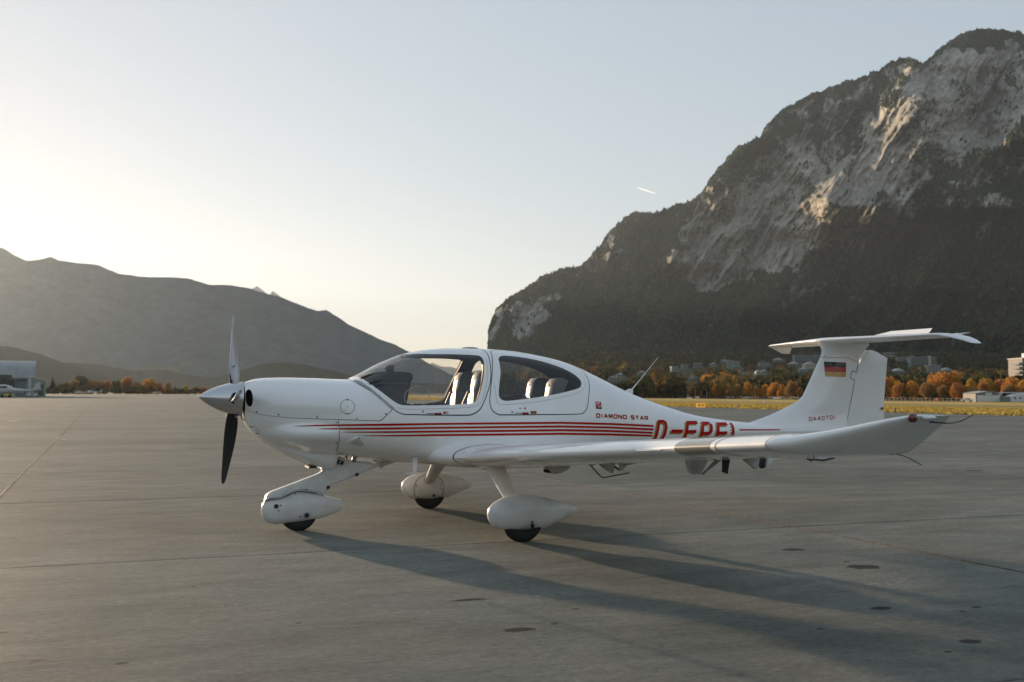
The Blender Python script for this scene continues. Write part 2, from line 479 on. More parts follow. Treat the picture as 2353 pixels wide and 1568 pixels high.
# ------------------------------------------------------------------ mountains
M_mount = attr_mat('mountain_rock_and_forest', 0.95, 0, nscale=0.03, namp=0.40, bumpd=14.0)
M_hill = attr_mat('hill_forest', 0.95, 0, nscale=0.02, namp=0.3)

def ridge_interp(tab, b, soft=False):
    t = np.array(tab); w_ = 0.0022; return sum(np.interp(b + k * w_, t[:, 0], t[:, 1]) for k in (-1.5, -1, -.5, 0, .5, 1, 1.5)) / 7 if soft else np.interp(b, t[:, 0], t[:, 1])

FOREST = np.array([0.030, 0.044, 0.024]); ROCK = np.array([0.37, 0.345, 0.30]); SCREE = np.array([0.23, 0.21, 0.18])
RR = [(-0.0234, 0.0426), (-0.0231, 0.0551), (-0.0222, 0.0614), (-0.0202, 0.0676), (-0.0152, 0.0793), (-0.0028, 0.0906), (0.0096, 0.0977), (0.0304, 0.1124), (0.0512, 0.12), (0.0629, 0.12), (0.0721, 0.1271), (0.0804, 0.1368), (0.093, 0.1536), (0.1097, 0.1704), (0.1222, 0.1738), (0.1347, 0.1718), (0.1473, 0.1768), (0.1724, 0.1845), (0.1808, 0.1917), (0.1934, 0.2107), (0.2146, 0.2361), (0.2398, 0.248), (0.2441, 0.2573), (0.261, 0.2744), (0.2906, 0.2893), (0.3243, 0.3022), (0.3349, 0.3043), (0.3497, 0.3108), (0.3666, 0.3215), (0.3814, 0.3258), (0.396, 0.3181), (0.4088, 0.3301), (0.4302, 0.3473), (0.4471, 0.3525), (0.464, 0.3538), (0.4808, 0.3517), (0.4946, 0.3483), (0.5357, 0.3561), (0.5983, 0.3349), (0.6813, 0.2967), (0.7638, 0.2545), (1.0949, 0.1709)]
SPURS = [([(0.3955, 0.3168), (0.3674, 0.2875), (0.3437, 0.2455), (0.3179, 0.2129), (0.3015, 0.1827)], 170, 0.022, 0.1), ([(0.3945, 0.2829), (0.3933, 0.2409), (0.3778, 0.2177), (0.373, 0.2037), (0.3543, 0.1829), (0.3449, 0.1713)], 190, 0.052, 0.07), ([(0.3165, 0.2827), (0.284, 0.2639), (0.2688, 0.2406), (0.2721, 0.2197), (0.2902, 0.2012), (0.2762, 0.178), (0.2646, 0.1618)], 110, 0.02, 0.06), ([(0.1914, 0.1963), (0.1637, 0.1662), (0.1567, 0.1477), (0.1532, 0.127)], 110, 0.018, 0.07), ([(0.4925, 0.2505), (0.4585, 0.2295), (0.435, 0.2039), (0.4208, 0.1807)], 260, 0.03, 0.14), ([(0.4855, 0.2878), (0.4795, 0.247)], 150, 0.02, 0.06), ([(0.4262, 0.2282), (0.4006, 0.2061), (0.3819, 0.1876), (0.3748, 0.1713)], 120, 0.018, 0.05), ([(0.1385, 0.173), (0.1132, 0.1568), (0.0926, 0.1337)], 90, 0.02, 0.05), ([(0.2519, 0.2708), (0.2436, 0.2499), (0.2239, 0.2358), (0.1938, 0.2079)], 90, 0.018, 0.05), ([(0.217, 0.2358), (0.2054, 0.2172), (0.189, 0.1824)], 70, 0.015, 0.05), ([(0.446, 0.1808), (0.4179, 0.1484), (0.3874, 0.1023)], 120, 0.03, 0.1), ([(0.3083, 0.1758), (0.2802, 0.1296), (0.2386, 0.0836)], 110, 0.03, 0.1)]
ROCKP = [([(0.3604, 0.2828), (0.3955, 0.3156), (0.4258, 0.331), (0.4607, 0.3416), (0.4977, 0.3394), (0.4961, 0.2692), (0.447, 0.2318), (0.4006, 0.2084), (0.3817, 0.176), (0.3722, 0.1575), (0.3033, 0.1458), (0.2688, 0.125), (0.2389, 0.1134), (0.1748, 0.0995), (0.1508, 0.1063), (0.159, 0.1523), (0.166, 0.1708), (0.1936, 0.1824), (0.2167, 0.1987), (0.2605, 0.2104), (0.27, 0.2406), (0.2908, 0.25), (0.2952, 0.2314), (0.295, 0.2128), (0.3088, 0.2128), (0.3321, 0.2361), (0.3509, 0.2641)], 1.0), ([(0.2495, 0.2638), (0.2865, 0.2803), (0.3143, 0.2874), (0.2633, 0.2592), (0.2459, 0.2452)], 0.75), ([(0.3562, 0.3109), (0.3794, 0.3203), (0.3745, 0.3039), (0.3558, 0.2875), (0.3094, 0.2687), (0.3235, 0.2827)], 0.5), ([(-0.0217, 0.0737), (-0.0239, 0.0395), (0.0103, 0.0441), (0.0422, 0.0899), (0.0742, 0.1107), (0.1155, 0.1361), (0.0948, 0.1314), (0.0559, 0.106), (0.0056, 0.0921), (-0.0149, 0.0829)], 0.8), ([(0.4254, 0.183), (0.4578, 0.197), (0.4852, 0.1878), (0.4777, 0.1578), (0.4522, 0.1462), (0.4342, 0.16)], 0.62), ([(0.2352, 0.208), (0.2701, 0.2499), (0.3096, 0.2803), (0.3608, 0.3109), (0.3932, 0.3156), (0.3554, 0.2595), (0.332, 0.2315), (0.3086, 0.2036), (0.2951, 0.2267), (0.2699, 0.2313), (0.2627, 0.2034)], 0.62), ([(0.1385, 0.1753), (0.1707, 0.1893), (0.2123, 0.2172), (0.2354, 0.2312), (0.2632, 0.2499), (0.2513, 0.2173), (0.1936, 0.1801), (0.1613, 0.1523)], 0.5), ([(0.3895, 0.2316), (0.4429, 0.2597), (0.4961, 0.2692), (0.495, 0.218), (0.4348, 0.1946), (0.3768, 0.1575)], 0.55), ([(0.088, 0.1706), (0.1248, 0.1822), (0.0925, 0.1245), (0.0742, 0.1107), (0.0834, 0.1475)], 0.55), ([(0.2619, 0.125), (0.2964, 0.1365), (0.3538, 0.1528), (0.3074, 0.1021), (0.25, 0.0813)], 0.42)]
F_PX = 2412.69
def right_mountain():
    b = np.concatenate([np.arange(-0.023, 0.5154, 1.9 / F_PX), np.arange(0.5154, 1.0459, 8 / F_PX)])
    nb = len(b); nt = 330
    t = np.linspace(0, 1, nt)
    B, T = np.meshgrid(b, t, indexing='ij')
    hr = ridge_interp(RR, b)
    hr = hr + (fbm(b * 260, b * 0, 5, 3) - 0.5) * 0.006 * np.clip(hr / 0.15, 0.2, 1)
    h0 = -0.002
    Hh = h0 + (hr[:, None] - h0) * T ** 0.92
    Yf = np.interp(B, [0, 0.5, 1.1], [3300, 2550, 2300])
    D = Yf + 950 * T ** 1.15 + 250 * (1 - np.exp(-np.clip(B, 0, None) * 20))
    # spurs: crest lines with a steep flank to the west and a long one to the east
    for pts, A, wl, wr in SPURS:
        p = np.array(sorted(pts, key=lambda q: q[1]))
        uc = np.interp(Hh, p[:, 1], p[:, 0]); lo, hi = p[0, 1], p[-1, 1]
        fade = smooth((Hh - lo + 0.018) / 0.018) * smooth((hi + 0.03 - Hh) / 0.03)
        wob = (fbm(B * 90, Hh * 90, 4, 91) - 0.5) * 0.010
        dx = B - uc + wob
        f = np.where(dx < 0, np.clip(1 + dx / wl, 0, 1), np.clip(1 - dx / wr, 0, 1) ** 1.4)
        D = D - 1.7 * A * f * fade
    wx = (fbm(B * 14, Hh * 14, 3, 201) - 0.5) * 0.022; wy = (fbm(B * 14, Hh * 14, 3, 202) - 0.5) * 0.022
    ac = (B + wx) * 0.84 - (Hh + wy) * 0.54; al = (B + wx) * 0.54 + (Hh + wy) * 0.84
    D = D - 230 * (fbm(ac * 22, al * 5, 2, 7, True) - 0.5) * smooth(T * 5)
    D = D - 110 * (fbm(ac * 75, al * 16, 4, 21, True, 0.55) - 0.5) * smooth(T * 6 + .2)
    D = D - 30 * (fbm(ac * 240, al * 45, 3, 33, True, 0.5) - 0.5)
    D = D - 16 * (fbm(ac * 900, Hh * 700, 3, 35, True, 0.6) - 0.5) + 14 * (fbm(B * 60, Hh * 420, 3, 36, True, 0.6) - 0.5)
    X = B * D; Z = EYE + Hh * D
    V = np.stack([X, D, Z], -1)
    # colour: bare rock against forest
    rk = np.zeros_like(B)
    for poly, wgt in ROCKP:
        inside = in_poly((B + (fbm(B * 60, Hh * 60, 4, 55) - 0.5) * 0.03).ravel(), (Hh + (fbm(B * 60, Hh * 60, 4, 56) - 0.5) * 0.03).ravel(), poly).reshape(B.shape)
        rk = np.maximum(rk, inside * wgt)
    du = np.gradient(D, axis=0) / np.maximum(np.gradient(b)[:, None] * D, 1e-3)
    dv = np.gradient(D, axis=1) / np.maximum(np.abs(np.gradient(Z, axis=1)), 0.5)
    steep = 1 / np.sqrt(1 + dv ** 2)
    n1 = fbm(ac * 95, al * 52, 6, 77, False, 0.68)
    led = fbm(ac * 40, al * 170, 5, 177, False, 0.6)
    rock = smooth((rk * 0.74 + n1 * 1.35 + led * 0.45 - 1.24 + (steep - 0.6) * 0.5) / 0.20)
    crest = smooth((T - 0.965) / 0.03); rock = rock * (1 - 0.8 * crest)
    n2 = fbm(B * 300, Hh * 300, 4, 78)[..., None]; n3 = fbm(B * 50, Hh * 40, 4, 79)[..., None]
    streak = fbm(ac * 620, al * 160, 4, 80)[..., None]
    rc = (ROCK * (0.55 + 0.9 * n3)) * (0.45 + 1.1 * streak)
    fc = FOREST * (0.6 + 0.9 * n2)
    C = rc * rock[..., None] + fc * (1 - rock[..., None])
    # close it behind and at the west end
    back = V[:, -1, :].copy(); back[:, 1] += 1500; back[:, 0] += b * 1500; back[:, 2] = -50
    V2 = np.concatenate([V, back[:, None, :]], 1); C2 = np.concatenate([C, C[:, -1:, :]], 1)
    west = V2[:1].copy(); west[:, :, 1] += 1400; west[:, :, 0] += 40 - 0.0 * 1400; west[:, :, 2] *= 0.8
    V2 = np.concatenate([west, V2], 0); C2 = np.concatenate([C2[:1], C2], 0)
    a, c_ = V2.shape[:2]; idx = np.arange(a * c_).reshape(a, c_)
    F = np.stack([idx[:-1, :-1], idx[1:, :-1], idx[1:, 1:], idx[:-1, 1:]], -1).reshape(-1, 4)
    me = mesh_np('rocky_mountain', V2.reshape(-1, 3), F, [M_mount], True, col=C2.reshape(-1, 3))
    o = link('rocky_mountain', me); o['kind'] = 'structure'
    return V, rock, B, T, Hh
MV, MROCK, MB_, MT, MH = right_mountain()

def cones(pts, h, w, col, name, material, sides=5):
    """many small trees as one mesh: two-tier pointed crowns"""
    n = len(pts); a = np.linspace(0, 2 * PI, sides, endpoint=False)
    V = np.zeros((n, sides + 2, 3)); rot = np.random.RandomState(1).rand(n, 1) * 6.28
    V[:, :sides, 0] = pts[:, None, 0] + np.cos(a + rot) * w[:, None]; V[:, :sides, 1] = pts[:, None, 1] + np.sin(a + rot) * w[:, None]
    V[:, :sides, 2] = pts[:, None, 2] + h[:, None] * 0.3; V[:, sides] = pts + np.stack([0 * h, 0 * h, h], 1); V[:, sides + 1] = pts
    f = [(i, (i + 1) % sides, sides) for i in range(sides)] + [((i + 1) % sides, i, sides + 1) for i in range(sides)]
    F = (np.array(f)[None] + (np.arange(n) * (sides + 2))[:, None, None]).reshape(-1, 3)
    C = np.repeat(col[:, None, :], sides + 2, 1).reshape(-1, 3)
    o = link(name, mesh_np(name, V.reshape(-1, 3), F, [material], False, col=C)); o['kind'] = 'stuff'
    return o
M_needle = attr_mat('tree_foliage_far', 0.95, 0.12)
def mountain_forest():
    rs = np.random.RandomState(11); A, Bn = MV.shape[:2]
    nfront = int(np.searchsorted(MB_[:, 0], 0.5154))
    n = 105000
    i = rs.randint(0, nfront - 1, n); j = (rs.rand(n) * (Bn - 2)).astype(int)
    fi, fj = rs.rand(n, 1), rs.rand(n, 1)
    P = MV[i, j] * (1 - fi) * (1 - fj) + MV[i + 1, j] * fi * (1 - fj) + MV[i, j + 1] * (1 - fi) * fj + MV[i + 1, j + 1] * fi * fj
    rk = MROCK[i, j]; keep = rs.rand(n) > rk * 1.05; P = P[keep]; T = MT[i, j][keep]; Hh = MH[i, j][keep]; Bx = MB_[i, j][keep]
    n = len(P); h = (7 + 9 * rs.rand(n)) * np.where(T > 0.97, 0.8, 1.0); w = h * (0.2 + 0.14 * rs.rand(n))
    dec = rs.rand(n) < np.clip(0.55 - Hh * 3.2, 0.05, 0.4) * (0.4 + 1.2 * fbm(Bx * 60, Hh * 80, 3, 44))
    col = np.where(dec[:, None], np.array([0.075, 0.066, 0.026]), np.array([0.026, 0.044, 0.022])) * (0.6 + 0.8 * rs.rand(n, 1))
    w = np.where(dec, w * 1.5, w)
    P[:, 2] -= 1.5
    o = cones(P, h, w, col, 'mountain_forest', M_needle, 4)
    thing(o, 'dark conifer and autumn forest covering the rocky mountain on the right', 'forest')
mountain_forest()

def plain_mountain(name, tab, y_foot, y_ridge, h0, seed, colr, material, rough=90, step=4.0, nt=110, label=None, back=1200, jag=0.0):
    tb = np.array(tab); b = np.arange(tb[0, 0], tb[-1, 0], step / F_PX)
    t = np.linspace(0, 1, nt); B, T = np.meshgrid(b, t, indexing='ij')
    hr = ridge_interp(tab, b, name == 'wooded_foothills')
    hr = hr + (fbm(b * 120, b * 0 + seed, 5, seed) - 0.5) * jag
    Hh = h0 + (hr[:, None] - h0) * T
    D = y_foot + (y_ridge - y_foot) * T ** 0.9
    D = D - rough * 6 * (fbm(B * 14 + Hh * 20, Hh * 20, 4, seed + 3, True) - 0.5) - rough * 0.8 * (fbm(B * 60 + Hh * 70, Hh * 60, 5, seed + 4, True) - 0.5)
    V = np.stack([B * D, D, EYE + Hh * D], -1)
    n = fbm(B * 80, Hh * 120, 5, seed + 9)[..., None]
    C = np.array(colr)[None, None] * (0.7 + 0.6 * n)
    mead = smooth((fbm(B * 30, Hh * 90, 4, seed + 12) - 0.64) / 0.06)[..., None] * smooth((0.35 - T) / 0.15)[..., None] * (0.6 if name == 'long_mountain_ridge' else 0.0)
    C = C * (1 - mead) + np.array([0.085, 0.10, 0.035]) * mead
    bk = V[:, -1:, :].copy(); bk[..., 1] += back; bk[..., 0] += b[:, None] * back; bk[..., 2] = -60
    V = np.concatenate([V, bk], 1); C = np.concatenate([C, C[:, -1:]], 1)
    a, c_ = V.shape[:2]; idx = np.arange(a * c_).reshape(a, c_)
    F = np.stack([idx[:-1, :-1], idx[1:, :-1], idx[1:, 1:], idx[:-1, 1:]], -1).reshape(-1, 4)
    o = link(name, mesh_np(name, V.reshape(-1, 3), F, [material], True, col=C.reshape(-1, 3))); o['kind'] = 'structure'
    return o
plain_mountain('long_mountain_ridge', [(-1.1902, -0.008), (-0.8595, 0.0011), (-0.7359, 0.0159), (-0.6539, 0.041), (-0.5925, 0.0661), (-0.5395, 0.0996), (-0.5111, 0.1247), (-0.4906, 0.1386), (-0.4779, 0.1311), (-0.4652, 0.1249), (-0.4528, 0.1266), (-0.4424, 0.1287), (-0.434, 0.125), (-0.4278, 0.1245), (-0.4194, 0.1229), (-0.3985, 0.1217), (-0.3775, 0.1134), (-0.3483, 0.1093), (-0.3275, 0.1098), (-0.3108, 0.1085), (-0.2899, 0.1023), (-0.2733, 0.1024), (-0.2566, 0.1003), (-0.2399, 0.0954), (-0.219, 0.0904), (-0.1981, 0.0817), (-0.1856, 0.0776), (-0.1773, 0.0784), (-0.1564, 0.0652), (-0.1314, 0.0528), (-0.1147, 0.0474), (-0.0972, 0.0383), (-0.0602, 0.0177), (-0.0316, 0.0074), (0.0016, -0.0008)], 4800, 5900, -0.001, 5, (0.048, 0.068, 0.072), M_hill, 8, 3.0, 160, jag=0.0016)  # brightened bluish base colour puts distance haze into the forest slopes
plain_mountain('distant_peaks', [(-0.2647, 0.0836), (-0.2545, 0.0953), (-0.2441, 0.1016), (-0.2378, 0.097), (-0.2324, 0.092), (-0.2291, 0.0966), (-0.2211, 0.0912), (-0.2064, 0.0754)], 9500, 11000, 0.0, 15, (0.20, 0.20, 0.19), M_hill, 150, 3.0, 60, jag=0.002)
plain_mountain('valley_peaks', [(-0.1144, 0.0092), (-0.1021, 0.0196), (-0.0897, 0.0234), (-0.0814, 0.0259), (-0.0756, 0.028), (-0.0698, 0.0259), (-0.0644, 0.0247), (-0.0586, 0.0251), (-0.0524, 0.0227), (-0.0445, 0.0227), (-0.0378, 0.021), (-0.0329, 0.0219), (-0.0192, 0.0207), (0.0305, 0.0179)], 11500, 13500, 0.0, 25, (0.16, 0.16, 0.15), M_hill, 150, 3.0, 60, jag=0.003)
plain_mountain('wooded_foothills', [(-1.1075, -0.0066), (-0.8596, 0.0019), (-0.6946, 0.0202), (-0.5502, 0.0413), (-0.4881, 0.0435), (-0.4756, 0.0423), (-0.4631, 0.0394), (-0.4464, 0.0353), (-0.4296, 0.0279), (-0.4047, 0.0271), (-0.3881, 0.0251), (-0.3631, 0.0202), (-0.33, 0.0211), (-0.3092, 0.0162), (-0.2801, 0.0138), (-0.2554, 0.0213), (-0.2389, 0.0271), (-0.2141, 0.0289), (-0.1891, 0.0248), (-0.1725, 0.0215), (-0.1559, 0.0166), (-0.1351, 0.0113), (-0.073, 0.0085), (-0.0109, 0.0079), (0.0306, 0.0034)], 2450, 2640, -0.001, 35, (0.012, 0.022, 0.014), M_hill, 3, 3.0, 70, jag=0.0016)

# mountains behind the camera: only seen mirrored in paint and glass
def south_range():
    n = 260; a = np.linspace(R(100), R(255), n); ts = np.linspace(0, 1, 24)
    hgt = 180 + 330 * fbm(a * 4, a * 0, 5, 101, True)
    V = []; C = []
    for i in range(n):
        for t in ts:
            d = 5200 + 2600 * t + 300 * fbm(np.array([a[i] * 9 + t * 3]), np.array([t * 5.0]), 3, 102)[0]
            V.append((d * math.sin(a[i]), d * math.cos(a[i]), -10 + hgt[i] * t ** 0.9)); C.append(np.array([0.06, 0.06, 0.035]) * (1 if t < 0.7 else 2.2))
    idx = np.arange(n * 24).reshape(n, 24)
    F = np.stack([idx[:-1, :-1], idx[1:, :-1], idx[1:, 1:], idx[:-1, 1:]], -1).reshape(-1, 4)
    o = link('southern_mountains', mesh_np('southern_mountains', np.array(V), F, [M_hill], True, col=np.array(C))); o['kind'] = 'structure'
south_range()

# hillside between the airfield and the mountain
def hill_z(b, d):
    s = np.clip((d - 520) / 2400, 0, 1)
    return -1.6 + 118 * s ** 1.25 * smooth((b + 0.02) / 0.12 + 0.3)
def hillside():
    b = np.linspace(-0.10, 0.95, 150); d = np.concatenate([np.linspace(380, 1200, 40), np.linspace(1240, 3300, 50)])
    B, D = np.meshgrid(b, d, indexing='ij')
    Z = hill_z(B, D) + 6 * (fbm(B * 30, D / 130, 4, 61) - 0.5) * np.clip((D - 520) / 400, 0, 1)
    V = np.stack([B * D, D, Z], -1); C = np.array([0.045, 0.05, 0.022]) * (0.6 + 0.9 * fbm(B * 80, D / 60, 4, 62))[..., None]
    idx = np.arange(B.size).reshape(B.shape)
    F = np.stack([idx[:-1, :-1], idx[1:, :-1], idx[1:, 1:], idx[:-1, 1:]], -1).reshape(-1, 4)
    o = link('hillside', mesh_np('hillside', V.reshape(-1, 3), F, [M_hill], True, col=C.reshape(-1, 3))); o['kind'] = 'structure'
hillside()

# vapour trail
def contrail():
    a = Vector(image_ray(0.1194, 0.1974, 19500)); c = Vector(image_ray(0.1382, 0.1911, 19500)); d = (c - a)
    pts = [a + d * t for t in np.linspace(0, 1, 14)]
    V, F = tube(pts, 9, 8, [0.12, 0.35, 0.6, 0.75, 0.9, 1, 1, 1, 0.95, 0.9, 0.8, 0.6, 0.35, 0.05])
    m = bpy.data.materials.new('vapour'); m.use_nodes = True; nt = m.node_tree; nt.nodes.remove(nt.nodes['Principled BSDF'])
    tl = nt.nodes.new('ShaderNodeBsdfTranslucent'); tl.inputs[0].default_value = (1, 1, 1, 1); tp_ = nt.nodes.new('ShaderNodeBsdfTransparent'); mx = nt.nodes.new('ShaderNodeMixShader'); mx.inputs[0].default_value = 0.5
    nt.links.new(tp_.outputs[0], mx.inputs[1]); nt.links.new(tl.outputs[0], mx.inputs[2]); nt.links.new(mx.outputs[0], nt.nodes['Material Output'].inputs['Surface'])
    o = link('vapour_trail', mesh_py('vapour_trail', V, F, [m], True))
    thing(o, 'short white vapour trail in the clear sky left of the rocky mountain', 'vapour trail')
contrail()

# air: haze over the valley
def haze():
    me = boxes('haze', [(-14500, 14500, -11000, 15800, -80, 1450)], [])
    m = bpy.data.materials.new('haze'); m.use_nodes = True; nt = m.node_tree
    nt.nodes.remove(nt.nodes['Principled BSDF'])
    v = nt.nodes.new('ShaderNodeVolumePrincipled')
    v.inputs['Color'].default_value = (0.74, 0.87, 1.0, 1); v.inputs['Density'].default_value = 2.5e-5; v.inputs['Anisotropy'].default_value = 0.5
    nt.links.new(v.outputs[0], nt.nodes['Material Output'].inputs['Volume'])
    me.materials.append(m)
    o = link('haze', me); o['kind'] = 'stuff'
    thing(o, 'thin warm evening haze filling the valley air', 'haze')
haze()

# ------------------------------------------------------------------ aircraft
M_white = mat('white_gelcoat', (0.87, 0.87, 0.87), 0.24, coat=0.6, var=0.035, vscale=2.2, rvar=0.05)
M_gear = mat('white_gear_paint', (0.66, 0.655, 0.635), 0.34, coat=0.3, var=0.10, vscale=9, rvar=0.08)
M_grime_shade = mat('grimy_shaded_white_paint', (0.50, 0.49, 0.46), 0.5, var=0.3, vscale=12)
M_lining = mat('cabin_lining', (0.045, 0.047, 0.052), 0.8, var=0.1, vscale=20)
M_black = mat('black_plastic', (0.012, 0.012, 0.013), 0.5)
M_hole = mat('dark_opening', (0.006, 0.006, 0.006), 0.9)
M_seam = mat('panel_gap', (0.035, 0.037, 0.04), 0.8)
M_seal2 = mat('rubber_seal', (0.02, 0.022, 0.025), 0.6)
M_red = mat('red_film', (0.46, 0.006, 0.010), 0.55, coat=0.0, spec=0.15, var=0.10, vscale=8)
M_gold = mat('gold_film', (0.38, 0.25, 0.075), 0.5, spec=0.2, var=0.1, vscale=8)
M_tyre = mat('tyre_rubber', (0.013, 0.013, 0.014), 0.8, bump=0.2, bscale=90)
M_alu = mat('polished_metal', (0.62, 0.63, 0.65), 0.24, metal=1.0, rvar=0.04, vscale=4)
M_blade = mat('grey_blade_paint', (0.40, 0.40, 0.42), 0.36, metal=0.55, coat=0.4, rvar=0.06, vscale=6)
M_bladeback = mat('matt_black_blade_back', (0.012, 0.012, 0.013), 0.7)
M_steel = mat('steel', (0.35, 0.35, 0.35), 0.4, metal=0.9)
M_leather = mat('pale_leather', (0.56, 0.52, 0.47), 0.38, var=0.07, vscale=14, bump=0.15, bscale=60)
M_gleather = mat('grey_leather', (0.10, 0.10, 0.105), 0.45, var=0.1, vscale=14, bump=0.15, bscale=60)
M_strip = mat('weathered_sealing_tape', (0.36, 0.35, 0.32), 0.6, var=0.25, vscale=25)
M_lightcover = mat('brown_reflection_cover', (0.36, 0.33, 0.28), 0.16, metal=0.45, coat=0.5)  # brown reflection on the clear landing light cover, put into its colour

def thin_glass(name, tint, rough=0.0, ior=1.49):
    m = bpy.data.materials.new(name); m.use_nodes = True; nt = m.node_tree; N = nt.nodes; L = nt.links
    N.remove(N['Principled BSDF'])
    t = N.new('ShaderNodeBsdfTransparent'); t.inputs[0].default_value = (*tint, 1)
    g = N.new('ShaderNodeBsdfGlossy'); g.inputs['Roughness'].default_value = rough
    lw = N.new('ShaderNodeLayerWeight'); lw.inputs['Blend'].default_value = 0.5
    pw = N.new('ShaderNodeMath'); pw.operation = 'POWER'; L.new(lw.outputs['Facing'], pw.inputs[0]); pw.inputs[1].default_value = 4.5
    f = N.new('ShaderNodeMath'); f.operation = 'MULTIPLY_ADD'; L.new(pw.outputs[0], f.inputs[0]); f.inputs[1].default_value = 0.85; f.inputs[2].default_value = 0.06
    d = N.new('ShaderNodeBsdfDiffuse'); d.inputs[0].default_value = (0.6, 0.6, 0.6, 1)
    tc = N.new('ShaderNodeTexCoord'); n = N.new('ShaderNodeTexNoise'); n.inputs['Scale'].default_value = 30; n.inputs['Detail'].default_value = 8
    L.new(tc.outputs['Object'], n.inputs['Vector'])
    mr = N.new('ShaderNodeMapRange'); mr.inputs['From Min'].default_value = 0.45; mr.inputs['From Max'].default_value = 0.8; mr.inputs['To Min'].default_value = 0.006; mr.inputs['To Max'].default_value = 0.06
    L.new(n.outputs['Fac'], mr.inputs['Value'])
    x1 = N.new('ShaderNodeMixShader'); x2 = N.new('ShaderNodeMixShader')
    L.new(mr.outputs['Result'], x1.inputs[0]); L.new(t.outputs[0], x1.inputs[1]); L.new(d.outputs[0], x1.inputs[2])
    L.new(f.outputs[0], x2.inputs[0]); L.new(x1.outputs[0], x2.inputs[1]); L.new(g.outputs[0], x2.inputs[2])
    L.new(x2.outputs[0], N['Material Output'].inputs['Surface'])
    return m
M_glass = thin_glass('canopy_acrylic', (0.985, 0.965, 0.935))
M_reglass = thin_glass('rear_window_acrylic', (0.90, 0.90, 0.89))

AC = empty('light_aircraft', (ORG[0], ORG[1], 0), YAW, 'white four seat propeller aircraft with red stripes and T tail parked on the apron', 'aircraft')

FT = np.array([(.395,1.388,1.045,.19,1.20,2.2,2.2),(.43,1.405,.985,.27,1.18,2.4,2.2),(.50,1.427,.905,.36,1.15,2.5,2.2),(.60,1.439,.83,.43,1.13,2.6,2.2),(.80,1.443,.745,.485,1.11,2.7,2.2),
(1.02,1.440,.70,.515,1.09,2.7,2.2),(1.27,1.432,.705,.54,1.07,2.6,2.3),(1.40,1.430,.690,.55,1.06,2.5,2.3),(1.455,1.464,.68,.553,1.06,2.4,2.3),(1.565,1.522,.668,.56,1.055,2.3,2.3),
(1.676,1.583,.655,.567,1.05,2.2,2.35),(1.80,1.637,.635,.573,1.05,2.15,2.4),(1.90,1.677,.620,.578,1.05,2.1,2.4),(2.014,1.707,.612,.582,1.05,2.1,2.4),(2.129,1.728,.602,.585,1.05,2.1,2.4),(2.40,1.750,.578,.59,1.05,2.15,2.5),
(2.60,1.752,.566,.588,1.05,2.2,2.5),(2.83,1.747,.558,.585,1.05,2.2,2.5),(3.10,1.729,.555,.57,1.05,2.15,2.5),(3.36,1.693,.558,.545,1.04,2.1,2.5),(3.56,1.653,.565,.52,1.03,2.1,2.4),(3.76,1.593,.575,.49,1.02,2.1,2.4),
(3.99,1.497,.595,.45,1.0,2.1,2.3),(4.18,1.413,.615,.415,.985,2.1,2.3),(4.366,1.332,.635,.38,.97,2.05,2.2),(4.558,1.262,.655,.345,.95,2,2.2),(4.752,1.199,.675,.315,.935,2,2.1),(4.948,1.142,.695,.285,.92,2,2.1),(5.147,1.088,.715,.26,.905,2,2.1),
(5.35,1.048,.732,.238,.895,2,2),(5.553,1.020,.75,.218,.888,2,2),(5.76,.996,.765,.20,.882,2,2),(5.97,.978,.78,.185,.88,2,2),(6.5,.955,.80,.15,.878,2,2),(7.0,.945,.815,.12,.88,2,2),(7.32,.935,.83,.045,.882,2,2)])
def _slopes(x, y):
    h = np.diff(x); d = np.diff(y) / h; m = np.zeros_like(y); m[0], m[-1] = d[0], d[-1]
    for i in range(1, len(y) - 1):
        if d[i - 1] * d[i] > 0:
            w1, w2 = 2 * h[i] + h[i - 1], h[i] + 2 * h[i - 1]; m[i] = (w1 + w2) / (w1 / d[i - 1] + w2 / d[i])
    return m
SLP = [_slopes(FT[:, 0], FT[:, i]) for i in range(1, 7)]
def tabx(x, i):
    X = FT[:, 0]; y = FT[:, i]; m = SLP[i - 1]
    x = np.clip(x, X[0], X[-1]); k = np.clip(np.searchsorted(X, x) - 1, 0, len(X) - 2)
    h = X[k + 1] - X[k]; t = (x - X[k]) / h
    return (2*t**3-3*t*t+1)*y[k] + (t**3-2*t*t+t)*h*m[k] + (-2*t**3+3*t*t)*y[k+1] + (t**3-t*t)*h*m[k+1]
def base_pt(x, s):
    """x, s in [-1,1] (s<0 port side, 0 top) -> point"""
    x = np.asarray(x, float); s = np.asarray(s, float); ph = np.abs(s) * PI
    zt, zb, w, zc, nu, nl = [tabx(x, i) for i in range(1, 7)]
    c, sn = np.cos(ph), np.maximum(np.sin(ph), 0)
    up = c >= 0; n = np.where(up, nu, nl)
    z = np.where(up, zc + (zt - zc) * np.abs(c) ** (2 / n), zc - (zc - zb) * np.abs(c) ** (2 / n))
    y = w * sn ** (2 / n) * np.sign(s)
    return np.stack([x, y, z], -1)
def bump_d(P):
    x, y, z = P[..., 0], P[..., 1], P[..., 2]
    side = np.clip((np.abs(y) - 0.05) / 0.2, 0, 1)
    def ell(cx, cz, rx, rz, a, p=1.0):
        r = ((x - cx) / rx) ** 2 + ((z - cz) / rz) ** 2
        return a * np.clip(1 - r, 0, 1) ** p
    d = ell(0.90, 0.900, 0.42, 0.135, 0.085, 1.6) + ell(0.88, 1.215, 0.52, 0.15, 0.022, 1.5)
    # fillet that leads into the wing root
    d = d + 0.09 * np.clip(1 - ((x - 2.45) / 0.62) ** 2, 0, 1) ** 1.5 * np.exp(-((z - 0.70) / 0.085) ** 2)
    return d * side
